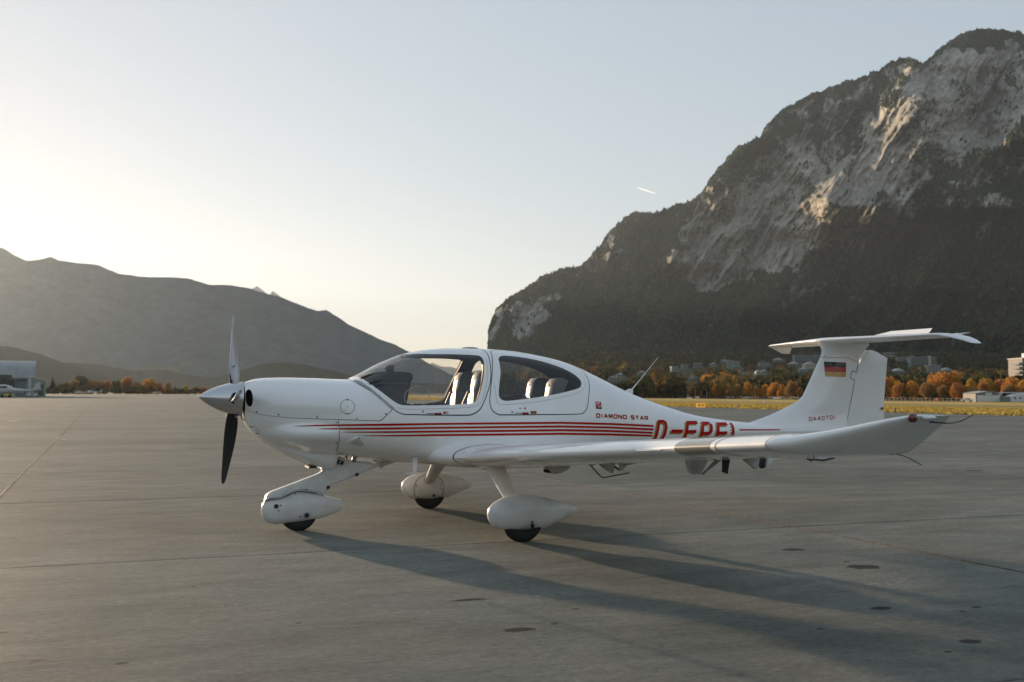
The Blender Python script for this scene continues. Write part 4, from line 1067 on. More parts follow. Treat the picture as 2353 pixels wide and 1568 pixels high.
for side in (-1, 1):
    w = wing(side); WG[side] = w
    wing_strip('root_seal', .715, .727, 8, 48, .0015, M_seal2, side, w)
    wing_strip('landing_light_cover', 4.60, 4.98, 18, 31, .003, M_lightcover, side, w)
    wing_strip('cover_edge', 4.55, 4.598, 17, 34, .0022, M_white, side, w); wing_strip('cover_edge', 4.982, 5.03, 17, 34, .0022, M_white, side, w)
    wing_strip('panel_gap', 5.033, 5.037, 8, 44, .002, M_seam, side, w); wing_strip('panel_gap', 5.497, 5.501, 8, 44, .002, M_seam, side, w)
    # stall strips at the leading edge
    for ya, yb in ((.75, 1.0), (4.15, 4.45)):
        V = []
        for y in np.linspace(ya, yb, 4):
            q = wing_at(y); V.append([(q[1] + .012, side * y, q[2] + .006), (q[1] - .012, side * y, q[2] - .010), (q[1] + .014, side * y, q[2] - .014)])
        v, f = loft([np.array(r_) for r_ in V]); link('stall_strip', fix_normals(mesh_py('stall_strip', v, f, [M_white])), w)
    # tip lights
    lt = body('position_light', [(2.862,1.190,1.188,.002,0),(2.870,1.205,1.168,.014,0),(2.888,1.209,1.163,.019,0),(2.906,1.205,1.167,.015,0),(2.916,1.19,1.18,.003,0)], mat('red_lens' if side < 0 else 'green_lens', (.10, .004, .004) if side < 0 else (.0, .08, .02), .12, coat=1), w, y0=side * 5.965)
    body('strobe_light', [(2.935,1.192,1.184,.003,0),(2.95,1.200,1.173,.014,0),(2.98,1.203,1.170,.018,0),(3.01,1.199,1.177,.012,0),(3.03,1.190,1.185,.003,0)], mat('clear_lens', (.7, .72, .72), .08, metal=.6, coat=1), w, y0=side * 5.975)
    # static wicks
    for pts in ([(3.01, 5.97, 1.166), (3.07, 5.98, 1.160), (3.13, 5.99, 1.162), (3.18, 6.0, 1.178), (3.222, 6.01, 1.200)], [(3.12, 5.49, .985), (3.20, 5.5, .977), (3.27, 5.51, .955), (3.345, 5.52, .917)]):
        v, f = tube([(x, side * y, z) for x, y, z in catmull(pts, False, 3)], .0027, 6, None); link('static_wick', mesh_py('static_wick', v, f, [M_black], True), w)
    v, f = tube([(2.99, side * 5.97, 1.166), (3.08, side * 5.98, 1.160)], .0045, 6); link('wick_base', mesh_py('wick_base', v, f, [M_black], True), w)
    v, f = tube([(3.09, side * 5.49, .986), (3.17, side * 5.5, .980)], .006, 6); link('wick_base', mesh_py('wick_base', v, f, [M_black], True), w)
    # tie-down ring
    yr = 5.20; rc = Vector((2.86, side * yr, .952)); pts = [rc + Vector((math.cos(k) * .020, 0, math.sin(k) * .022)) for k in np.linspace(0, 2 * PI, 17)]
    v, f = tube(pts, .0035, 6); link('tie_down_ring', mesh_py('tie_down_ring', v, f, [M_steel], True), w)
    for y in (4.62, 4.78, 4.95, 5.05, 5.6, 5.7, 5.8): pass
    # control hinge brackets hanging under the trailing edge
    def plate(name, pts, y, th, m):
        P0 = [(x, side * (y - th / 2), z) for x, z in pts]; P1 = [(x, side * (y + th / 2), z) for x, z in pts]
        v, f = loft([np.array(P0), np.array(P1)]); return link(name, fix_normals(mesh_py(name, v, f, [m])), w)
    plate('hinge_fairing', [(3.066, .728), (3.16, .745), (3.251, .740), (3.262, .715), (3.235, .625), (3.218, .627)], 2.0, .03, M_grime_shade)
    plate('hinge_fairing', [(2.95, .735), (3.05, .745), (3.075, .70), (3.03, .685)], 2.0, .03, M_grime_shade)
    plate('hinge_arm', [(3.27, .745), (3.32, .742), (3.45, .715), (3.484, .708), (3.46, .700), (3.36, .685), (3.325, .640), (3.30, .640), (3.31, .69), (3.27, .70)], 2.0, .025, M_grime_shade)
    plate('hinge_link', [(3.245, .70), (3.30, .66), (3.305, .645), (3.25, .675)], 1.985, .02, M_black)
    plate('hinge_fairing', [(2.915, .905), (3.00, .92), (3.075, .872), (3.063, .845), (3.008, .752), (2.955, .750), (2.93, .765), (2.90, .870)], 3.78, .05, M_grime_shade)
    plate('hinge_arm', [(3.03, .745), (3.05, .765), (3.17, .868), (3.35, .862), (3.35, .85), (3.18, .845)], 3.78, .03, M_grime_shade)
    plate('hinge_link', [(3.085, .905), (3.14, .91), (3.145, .895), (3.165, .880), (3.14, .86), (3.13, .82), (3.12, .762), (3.085, .775), (3.088, .86), (3.075, .878)], 3.95, .02, M_black)
    plate('hinge_fairing', [(3.175, .885), (3.25, .905), (3.335, .902), (3.338, .885), (3.325, .795), (3.31, .792)], 4.0, .03, M_grime_shade)
    plate('hinge_link', [(3.345, .905), (3.40, .893), (3.42, .885), (3.385, .80), (3.355, .795), (3.34, .82)], 4.0, .018, M_black)
    plate('hinge_arm', [(3.40, .890), (3.55, .875), (3.55, .862), (3.44, .858), (3.39, .80), (3.375, .80)], 4.02, .02, M_grime_shade)

# fin and rudder -------------------------------------------------------
def fin_sec(z, xle, xte, th, n=15, blunt=0.0):
    b = (1 - np.cos(np.linspace(0, PI, n))) / 2; prof = np.minimum(1, np.sqrt(np.clip(b * (xte - xle) / .34, 0, 1))) * (1 - (1 - blunt) * np.clip((b - .45) / .55, 0, 1) ** 1.4)
    x = xle + (xte - xle) * b
    return np.concatenate([np.stack([x, -th * prof, np.full(n, z)], 1), np.stack([x, th * prof, np.full(n, z)], 1)[::-1]])
LEt = [(.86, 5.60), (.94, 5.84), (.981, 5.965), (1.02, 6.10), (1.06, 6.23), (1.135, 6.42), (1.213, 6.607), (1.28, 6.68), (1.45, 6.775), (1.60, 6.858), (1.73, 6.932), (1.782, 6.955), (1.82, 6.952), (1.86, 6.93), (1.90, 6.90)]
def xle_f(z): return float(np.interp(z, [q[0] for q in LEt], [q[1] for q in LEt]))
def xte_f(z): return float(np.interp(z, [.80, .99, 1.47, 1.669, 1.70, 1.867], [7.24, 7.269, 7.405, 7.455, 7.462, 7.584]))
zs = [.86, .90, .94, .98, 1.02, 1.06, 1.10, 1.15, 1.213, 1.28, 1.36, 1.45, 1.55, 1.65, 1.669, 1.70, 1.76, 1.80, 1.84, 1.87, 1.893]
v, f = loft([fin_sec(z, xle_f(z), xte_f(z), .050 + .035 * max(0, (1.06 - z) / .2) + .05 * float(smooth(np.array((z - 1.80) / .10))), 17, .62) for z in zs])
fin = link('fin', autosmooth(mesh_py('fin', v, f, [M_white]), 55), AC)
def rud_sec(z, x0, x1):
    return np.array([(x0, -.031, z), (x0 + .02, -.0305, z), ((x0 + x1) / 2, -.017, z), (x1, -.0025, z), (x1, .0025, z), ((x0 + x1) / 2, .017, z), (x0 + .02, .0305, z), (x0, .031, z)])
def xr0(z): return xte_f(z) + (.004 if z < 1.66 else .014)
RUD = [(.80, 7.800), (.95, 7.815), (1.00, 7.818), (1.01, 7.838), (1.06, 7.838), (1.079, 7.826), (1.30, 7.850), (1.60, 7.885), (1.731, 7.900), (1.775, 7.80), (1.805, 7.74), (1.822, 7.66)]
v, f = loft([rud_sec(z, min(xr0(z), x1 - .04) if z < 1.79 else 7.565 + (z - 1.79) * .9, x1) for z, x1 in RUD])
rud = link('rudder', autosmooth(mesh_py('rudder', v, f, [M_white]), 40), AC)
def fin_y(x, z):
    a, b = xle_f(z), xte_f(z)
    if x > b: return .031
    t = (x - a) / (b - a); th = .050 + .035 * max(0, (1.06 - z) / .2)
    return th * min(1, math.sqrt(max(t, 0) * (b - a) / .34)) * (1 - .38 * max(0, (t - .45) / .55) ** 1.4)
def fin_ribbon(name, pts, w, m, parent, off=.002):
    q = []
    for i in range(len(pts) - 1):
        a_, b_ = np.array(pts[i]), np.array(pts[i + 1]); n = max(1, int(np.linalg.norm(b_ - a_) / .03))
        q += [a_ + (b_ - a_) * k / n for k in range(n)]
    q.append(np.array(pts[-1])); V = []; n = len(q)
    for i in range(n):
        d = q[min(i + 1, n - 1)] - q[max(i - 1, 0)]; d /= np.linalg.norm(d); nn = np.array([-d[1], d[0]]) * w / 2
        for s in (1, -1): p = q[i] + nn * s; V.append((p[0], -fin_y(*p) - off, p[1]))
    F = [(2 * i, 2 * i + 1, 2 * i + 3, 2 * i + 2) for i in range(n - 1)]
    return link(name, mesh_py(name, V, F, [m], True), parent)
fin_ribbon('hinge_gap', [(7.452, 1.672), (7.415, 1.555), (7.355, 1.576), (7.322, 1.496), (7.39, 1.461)], .008, M_seal2, fin, .003)
fin_ribbon('hinge_gap', [(7.39, 1.461), (7.275, .99)], .005, M_seam, fin, .003)
fin_ribbon('panel_gap', [(6.915, 1.728), (7.30, 1.722), (7.448, 1.672)], .004, M_seam, fin)
def fin_decal(name, polys, m, off, parent=None, step=.05):
    P = []
    for q in polys:
        q = np.array(q, float); out = []
        for i in range(len(q)):
            a_, b_ = q[i], q[(i + 1) % len(q)]; n = max(1, int(np.linalg.norm(b_ - a_) / step)); out += [a_ + (b_ - a_) * k / n for k in range(n)]
        P.append(np.array(out))
    lo, hi = np.concatenate(P).min(0), np.concatenate(P).max(0)
    v, t = cdt_regions([(x, z) for x in np.arange(lo[0], hi[0], step) for z in np.arange(lo[1], hi[1], step)], P)
    c = v[t].mean(1); ins = np.zeros(len(t), bool)
    for q in P: ins |= in_poly(c[:, 0], c[:, 1], q)
    W = [(x, -fin_y(x, z) - off, z) for x, z in v]; me = mesh_py(name, W, [tuple(k) for k in t[ins]], [m], True)
    return link(name, me, parent or fin)
flag = fin_decal('flag', [[(6.965, 1.676), (7.258, 1.668), (7.258, 1.612), (6.965, 1.618)]], mat('black_film', (.012, .014, .02), .3, coat=.5), .003)
fin_decal('red_band', [[(6.965, 1.618), (7.258, 1.612), (7.258, 1.553), (6.967, 1.560)]], mat('flag_red_film', (.42, .02, .03), .3, coat=.5), .003, flag)
fin_decal('gold_band', [[(6.967, 1.560), (7.258, 1.553), (7.256, 1.499), (6.970, 1.503)]], mat('flag_gold_film', (.55, .34, .10), .3, coat=.5), .003, flag)
tp = text_polys('DA40TDI', 6.722, 7.095, .990, 1.010, .046, .0080, gap=.42)
fin_decal('red_lettering', tp, M_red, .003, fin, .03)['kind'] = 'stuff'
for x, z in ((6.985, 1.745), (7.42, 1.735)):
    v, f = tube([(x, -fin_y(x, z), z), (x, -fin_y(x, z) - .003, z)], .006, 8); link('screw', mesh_py('screw', v, f, [M_black]), fin)
v, f = tube([(7.80, -.012, 1.13), (7.80, -.02, 1.13)], .018, 14); link('tail_light_ring', mesh_py('tail_light_ring', v, f, [M_gold]), rud)
v, f = tube([(7.80, -.018, 1.13), (7.80, -.0225, 1.13)], .010, 12); link('tail_light', mesh_py('tail_light', v, f, [M_black]), rud)

# horizontal tail ------------------------------------------------------
TR_ = [(0.0, 6.895, 1.921, 7.60, 1.925, .11), (.10, 6.915, 1.922, 7.60, 1.926, .11), (.5, 7.01, 1.925, 7.605, 1.927, .10), (1.0, 7.13, 1.926, 7.61, 1.928, .10), (1.42, 7.232, 1.926, 7.615, 1.929, .10), (1.49, 7.262, 1.922, 7.62, 1.924, .10), (1.54, 7.34, 1.905, 7.66, 1.905, .095), (1.60, 7.46, 1.873, 7.69, 1.872, .085), (1.640, 7.56, 1.838, 7.705, 1.838, .07), (1.648, 7.60, 1.833, 7.70, 1.833, .03)]
rings = [wing_sec(-y, a, b, c, d, t, .0) for y, a, b, c, d, t in TR_[::-1]] + [wing_sec(y, a, b, c, d, t, .0) for y, a, b, c, d, t in TR_[1:]]
v, f = loft(rings); stab = link('tailplane', autosmooth(mesh_py('tailplane', v, f, [M_white]), 50), AC)
def elevator(y0, y1, name='elevator'):
    rings = []
    for y in np.linspace(y0, y1, 6):
        rings.append(np.array([(7.59, y, 1.905), (7.585, y, 1.928), (7.60, y, 1.946), (7.68, y, 1.955), (7.765, y, 1.962), (7.765, y, 1.958), (7.68, y, 1.942)]))
    v, f = loft(rings); return link(name, autosmooth(mesh_py(name, v, f, [M_white]), 40), stab)
elevator(-1.43, -.06); elevator(.06, 1.43)
v, f = loft([np.array([(7.70, y, z0), (7.72, y, z0 + .012), (7.79, y, z1), (7.79, y, z1 - .006)]) for y, z0, z1 in ((-.86, 1.945, 2.038), (-.20, 1.945, 2.040), (.42, 1.943, 1.965))])
link('trim_tab', autosmooth(mesh_py('trim_tab', v, f, [M_white]), 40), stab)
for side in (-1, 1):
    v, f = tube([(7.70, side * 1.56, 1.88), (7.80, side * 1.62, 1.872)], .003, 5); link('static_wick', mesh_py('static_wick', v, f, [M_black], True), stab)
body('tail_fairing', [(6.91, 1.93, 1.90, .01), (7.0, 1.945, 1.875, .06), (7.2, 1.955, 1.862, .085), (7.4, 1.952, 1.865, .08), (7.58, 1.94, 1.885, .04), (7.62, 1.93, 1.90, .01)], M_white, fin, e=2.4)
# ventral fin
v, f = loft([np.array([(6.55, -.02 * k, .83), (6.68, -.015 * k, .57), (6.76, -.012 * k, .545), (6.95, -.012 * k, .530), (7.10, -.012 * k, .556), (7.20, -.02 * k, .83)]) for k in (1, -1)])
vf = link('ventral_fin', fix_normals(mesh_py('ventral_fin', v, f, [M_grime_shade])), AC)
v, f = loft([np.array([(6.70, -.018 * k, .563), (6.76, -.018 * k, .540), (6.95, -.018 * k, .524), (7.11, -.018 * k, .552), (7.10, -.018 * k, .566), (6.95, -.018 * k, .545)]) for k in (1, -1)])
link('tail_skid', fix_normals(mesh_py('tail_skid', v, f, [M_black])), vf)

# propeller ------------------------------------------------------------
HUB = Vector((.31, 0, 1.2445)); TILT = R(3.0)
a = np.linspace(0, 2 * PI, 48, endpoint=False)
prof = [(-.313, .001), (-.306, .012), (-.285, .030), (-.25, .054), (-.20, .083), (-.14, .110), (-.07, .134), (0, .151), (.05, .158), (.068, .160)]
v, f = loft([np.stack([np.full(48, x), r_ * np.cos(a), r_ * np.sin(a)], 1) for x, r_ in prof])
prop = link('spinner', autosmooth(mesh_py('spinner', v, f, [M_alu]), 60), AC, HUB, (0, TILT, 0))
v, f = loft([np.stack([np.full(48, x), .155 * np.cos(a), .155 * np.sin(a)], 1) for x in (.069, .080)]); link('backplate', mesh_py('backplate', v, f, [M_hole]), prop)
v, f = loft([np.stack([np.full(48, x), r_ * np.cos(a), r_ * np.sin(a)], 1) for x, r_ in ((.0675, .1605), (.074, .1605), (.074, .150), (.0675, .150))]); link('spinner_rim', mesh_py('spinner_rim', v, f, [M_alu]), prop)
# blade along +Z in its own frame
BL = [(.10, .070, .60, 68), (.16, .100, .52, 60), (.24, .128, .28, 54), (.34, .140, .13, 48), (.46, .144, .10, 41), (.60, .132, .085, 35), (.74, .112, .075, 30), (.85, .088, .07, 27), (.90, .066, .065, 26), (.93, .036, .06, 25), (.937, .012, .06, 25)]
rings = []
for r_, c, t, tw in np.array(catmull([tuple(q) for q in BL], False, 3)):
    A_ = airfoil(14, max(t, .05), .02); x = (A_[:, 0] - .38) * c; y = A_[:, 1] * c; th = R(90 - tw)
    rings.append(np.stack([-y * math.sin(th) * -1 * 1.0 + x * math.cos(th) * 1.0, x * math.sin(th) + -y * math.cos(th), np.full(len(A_), r_)], 1))
v, f = loft(rings); bme = autosmooth(mesh_py('blade', v, f, [M_blade, M_bladeback]), 50)
for p in bme.polygons:
    if p.normal.x < -0.15: p.material_index = 1
for k in range(3):
    th = 1.548 + k * 2 * PI / 3
    b = link('blade', bme, prop, (0, 0, 0), None)   # blades stand round the shaft, coned slightly forward
    b.rotation_mode = 'QUATERNION'; b.rotation_quaternion = (Matrix.Rotation(th, 3, 'X') @ Matrix.Rotation(R(-5.5 if k == 0 else 0), 3, 'Y')).to_quaternion()
    rg_ = [(x, r_) for x, r_ in ((0, 0),)]
    n = 20; aa = np.linspace(0, 2 * PI, n, endpoint=False)
    d = Vector((0, -math.sin(th), math.cos(th))); t1 = Vector((1, 0, 0)); t2 = d.cross(t1)
    P = [tuple(d * math.sqrt(max(.1515 ** 2 - (math.sin(q) * .055) ** 2, 0)) + t1 * (math.cos(q) * .042) + t2 * (math.sin(q) * .055)) for q in aa]
    link('blade_socket', mesh_py('blade_socket', P, [tuple(range(n))], [M_hole]), prop)
# small green bird emblem on the upper blade
for th_ in (1.548 + 4 * PI / 3,):
    d = Vector((0, -math.sin(th_), math.cos(th_))); c0 = d * .35 + Vector((-.005, 0, 0)); e1 = Vector((1, 0, 0)); off_ = Vector((0, -1, 0)) * .075
    P = [c0 + off_ + e1 * a_ + Vector((0, 0, 1)) * b_ for a_, b_ in ((-.024, .004), (-.006, .006), (.016, .028), (.008, .006), (.024, .010), (.004, -.004), (-.002, -.026), (-.006, -.002))]
    link('emblem', mesh_py('emblem', [tuple(p) for p in P], [(0, 1, 7), (1, 2, 3), (1, 3, 5, 7), (3, 4, 5), (7, 5, 6)], [mat('green_film', (.01, .22, .13), .4)]), prop)
for k in range(16):
    q = k * PI / 8 + .1; d = Vector((0, math.cos(q), math.sin(q))); c0 = d * .1598
    v, f = tube([tuple(Vector((.055, 0, 0)) + c0), tuple(Vector((.055, 0, 0)) + d * .162)], .0045, 8); link('screw', mesh_py('screw', v, f, [M_steel]), prop)

# undercarriage --------------------------------------------------------
def tyre(cx_, y, r_, w, parent):
    P = [(-.35, .45), (-.5, .62), (-.5, .80), (-.42, .93), (-.25, .99), (0, 1.0), (.25, .99), (.42, .93), (.5, .80), (.5, .62), (.35, .45)]
    a = np.linspace(0, 2 * PI, 56, endpoint=False); rings = []
    for q in a:
        zf = [max(r_ * k * math.sin(q), -(r_ - .006)) for _, k in P]
        rings.append([(cx_ + r_ * k * math.cos(q), y + w * s, r_ - .006 + zz) for (s, k), zz in zip(P, zf)])
    n = len(P); V = [p for g in rings for p in g]; F = []
    for i in range(56):
        j = (i + 1) % 56
        for k in range(n - 1): F.append((i * n + k, i * n + k + 1, j * n + k + 1, j * n + k))
    o = link('tyre', fix_normals(mesh_py('tyre', V, F, [M_tyre], True)), parent)
    v, f = loft([np.stack([cx_ + 0.09 * np.cos(a), np.full(56, y + s * w * .30), r_ + 0.09 * np.sin(a)], 1) for s in (-1, 1)])
    link('rim', fix_normals(mesh_py('rim', v, f, [M_black])), parent)
    return o
LEG = (2.51, 2.71, 2.55, 2.665)
def leg_plate(name, pts, y0, y1, m, parent, bev=.012):
    bm = bmesh.new(); A_ = [bm.verts.new((x, y0, z)) for x, z in pts]; B_ = [bm.verts.new((x, y1, z)) for x, z in pts]; n = len(pts)
    bm.faces.new(A_); bm.faces.new(B_[::-1])
    for i in range(n): bm.faces.new((A_[i], B_[i], B_[(i + 1) % n], A_[(i + 1) % n]))
    bmesh.ops.recalc_face_normals(bm, faces=bm.faces[:])
    ed = [e for e in bm.edges if abs(e.verts[0].co.y - e.verts[1].co.y) < 1e-5]
    if bev > 0: bmesh.ops.bevel(bm, geom=ed, offset=bev, segments=3, affect='EDGES')
    me = bpy.data.meshes.new(name); bm.to_mesh(me); bm.free(); me.materials.append(m)
    return link(name, autosmooth(me, 40), parent)
def dots(parent, pts, y, r_=.008, m=None):
    for x, z, k in pts:
        v, f = tube([(x, y, z), (x, y + .004 * (1 if y > 0 else -1), z)], r_ * k, 12); link('bolt_hole' if k > 1.5 else 'screw', mesh_py('screw', v, f, [m or M_black]), parent)
nose = leg_plate('nose_gear_leg', [(.602,.262),(.607,.292),(.625,.345),(.66,.372),(.75,.403),(.88,.448),(.972,.482),(1.06,.512),(1.12,.538),(1.140,.557),(1.125,.600),(1.25,.690),(1.31,.690),(1.40,.655),(1.56,.640),(1.735,.600),(1.56,.535),(1.40,.472),(1.357,.455),(1.28,.430),(1.205,.400),(1.195,.37),(1.165,.323),(1.05,.355),(.95,.372),(.86,.355),(.80,.322),(.73,.300),(.66,.298)], -.062, .062, M_gear, AC, .022)
dots(nose, [(.985,.385,.8),(.885,.350,.8),(1.193,.400,2.2),(1.47,.515,2.2)], -.063)
v, f = tube([(1.20, -.075, .665), (1.26, -.085, .655), (1.33, -.09, .628)], .020, 10); link('damper', mesh_py('damper', v, f, [M_black], True), nose)
for t in (.15, .4, .7): 
    c0 = Vector((1.20, -.078, .665)).lerp(Vector((1.33, -.09, .628)), t); v, f = tube([tuple(c0), tuple(c0 + Vector((.012, -.001, -.004)))], .0235, 10); link('damper_ring', mesh_py('damper_ring', v, f, [M_steel]), nose)
v, f = tube([(1.46, -.03, .69), (1.44, -.03, .64)], .022, 10); link('drain_pipe', mesh_py('drain_pipe', v, f, [M_steel], True), nose)
v, f = tube([(1.36, -.05, .70), (1.375, -.055, .672)], .010, 8); link('orange_cap', mesh_py('orange_cap', v, f, [mat('orange_plastic', (.5, .15, .02), .5)], True), nose)
leg_plate('fork_bracket', [(1.62,.655),(1.86,.625),(1.74,.585),(1.72,.560),(1.70,.575),(1.68,.605)], -.04, .04, M_grime_shade, nose, .006)
nf = body('wheel_fairing', [(.578,.215,.175,.012),(.590,.262,.135,.050),(.625,.300,.092,.078),(.68,.318,.070,.098),(.76,.338,.068,.110),(.85,.362,.072,.114),(.915,.368,.078,.112),(1.0,.360,.086,.105),(1.08,.345,.096,.092),(1.18,.318,.118,.070),(1.28,.288,.152,.048),(1.328,.272,.172,.036),(1.334,.268,.178,.033)], M_gear, nose, e=2.4)
v, f = tube(catmull([(.598, -.05, .292), (.66, -.085, .306), (.73, -.098, .312), (.80, -.098, .335), (.86, -.09, .362), (.915, -.085, .371), (1.0, -.08, .364), (1.08, -.075, .348)], False, 4), .0045, 6); link('fairing_gap', mesh_py('fairing_gap', v, f, [M_hole], True), nf)
dots(nf, [(.700,.245,2.6),(.740,.252,.8),(.722,.205,.8),(.985,.150,2.9),(.92,.142,.8)], -.112)
tyre(.925, 0, .175, .11, nose)
for side in (-1, 1):
    rows = []
    for t in np.linspace(0, 1, 7):
        xl, xr = LEG[0] + (LEG[2] - LEG[0]) * t, LEG[1] + (LEG[3] - LEG[1]) * t; y = .80 + (1.30 - .80) * t; z = .625 + (.31 - .625) * t
        aa = np.linspace(0, 2 * PI, 24, endpoint=False); c0 = (xl + xr) / 2; w = (xr - xl) / 2; th = .040 - .012 * t
        rows.append(np.stack([c0 + w * np.cos(aa), side * (y + .25 * th * np.sin(aa)), z + th * np.sin(aa) * (1 - .25 * np.cos(aa))], 1))
    v, f = loft(rows); mg = link('main_gear_leg', autosmooth(mesh_py('main_gear_leg', v, f, [M_gear]), 50), AC)
    body('leg_collar', [(2.46,.62,.61,.01,0),(2.49,.64,.590,.05,0),(2.61,.65,.580,.08,0),(2.73,.64,.590,.05,0),(2.77,.62,.61,.01,0)], M_gear, mg, y0=side * .79)
    ff = body('wheel_fairing', [(2.318,.262,.235,.012),(2.330,.300,.195,.045),(2.365,.338,.150,.075),(2.42,.370,.118,.098),(2.50,.396,.104,.115),(2.60,.409,.102,.122),(2.70,.407,.103,.120),(2.80,.392,.108,.110),(2.87,.376,.116,.100),(2.93,.358,.140,.084),(3.00,.338,.168,.062),(3.08,.312,.200,.040),(3.15,.288,.232,.020),(3.166,.281,.250,.010)], M_gear, mg, e=2.25, y0=side * 1.42)
    dots(ff, [(2.690,.180,1.2),(2.690,.150,2.2),(2.69,.142,2.2)], side * (1.42 + .118) if side < 0 else side * 1.538)
    if side > 0:
        ys = 1.42 - .121
        pts = [(2.47, .36), (2.56, .375), (2.68, .37), (2.755, .335), (2.775, .28), (2.765, .20), (2.75, .12)]
        for pp in ([(2.455, .12), (2.43, .22), (2.45, .31), (2.50, .36), (2.60, .385), (2.70, .365), (2.765, .30), (2.775, .21), (2.75, .115)],):
            q = catmull(pp, False, 4); v, f = tube([(x, ys - .001 + .03 * ((x - 2.6) / .3) ** 2 + .02 * max(0, (z - .3) / .1) ** 2, z) for x, z in q], .003, 5); link('panel_gap', mesh_py('panel_gap', v, f, [M_seam]), ff)
        dots(ff, [(2.55,.33,.8),(2.46,.265,.8),(2.74,.27,.8),(2.75,.23,.8),(2.47,.145,.8),(2.73,.135,.9),(2.66,.150,2.0)], -(-ys)); 
    tyre(2.637, side * 1.42, .185, .125, mg)

# small things under and on the airframe
st = leg_plate('oat_probe', [(1.925,.69),(1.975,.69),(1.968,.555),(1.935,.555)], -.41, -.395, M_white, AC, .004)
link('probe_foot', boxes('probe_foot', [(1.86, 1.985, -.42, -.385, .538, .547)], [M_white], .003), st)
link('probe_flange', boxes('probe_flange', [(1.915, 1.99, -.452, -.40, .684, .692)], [M_grime_shade], .002), st)
body('belly_outlet', [(3.41,.56,.545,.02),(3.44,.56,.50,.07),(3.50,.56,.475,.09),(3.58,.56,.48,.09),(3.66,.56,.515,.08),(3.69,.56,.55,.05)], M_grime_shade, AC, y0=-.1)
link('outlet_mouth', boxes('outlet_mouth', [(3.425, 3.47, -.16, -.04, .487, .545)], [M_hole], .01), AC)
v, f = tube(catmull([(3.755, -.42, .60), (3.79, -.46, .55), (3.85, -.50, .475), (3.872, -.5, .460), (3.90, -.5, .457), (4.0, -.5, .470), (4.179, -.5, .496)], False, 3), .007, 7)
link('entry_step', mesh_py('entry_step', v, f, [M_black], True), AC)
v, f = tube([(4.472, 0, 1.338), (4.60, 0, 1.478), (4.797, 0, 1.694)], .0040, 7, [1.2, 1, .6]); wa = link('whip_antenna', mesh_py('whip_antenna', v, f, [M_whitef], True), AC)
leg_plate('antenna_base', [(4.38,1.322),(4.45,1.352),(4.485,1.352),(4.482,1.28),(4.40,1.30)], -.012, .012, M_whitef, wa, .003)
body('roof_antenna', [(2.54,1.752,1.745,.01),(2.56,1.762,1.745,.03),(2.62,1.768,1.745,.04),(2.69,1.766,1.745,.035),(2.72,1.758,1.745,.015)], M_grime_shade, AC)

# cockpit --------------------------------------------------------------
leg_plate('glareshield', [(1.45,1.448),(1.52,1.475),(1.60,1.498),(1.72,1.508),(1.86,1.504),(1.93,1.497),(1.962,1.475),(1.962,1.440),(1.935,1.39),(1.902,1.335),(1.875,1.26),(1.858,1.187),(1.85,1.0),(1.55,1.0),(1.47,1.30)], -.30, .30, M_lining, AC, .03)
leg_plate('instrument_panel', [(1.50,1.40),(1.56,1.42),(1.85,1.43),(1.90,1.40),(1.86,1.20),(1.84,.9),(1.55,.9)], -.46, .46, M_lining, AC, .04)
leg_plate('compass', [(1.745,1.545),(1.765,1.568),(1.80,1.575),(1.838,1.573),(1.838,1.512),(1.765,1.512)], -.035, .035, M_black, AC, .008)
link('centre_console', boxes('centre_console', [(1.85, 3.3, -.08, .08, .72, .98)], [M_lining], .02), AC)
link('cabin_floor', boxes('cabin_floor', [(1.95, 3.5, -.36, .36, .70, .72)], [M_lining]), AC)
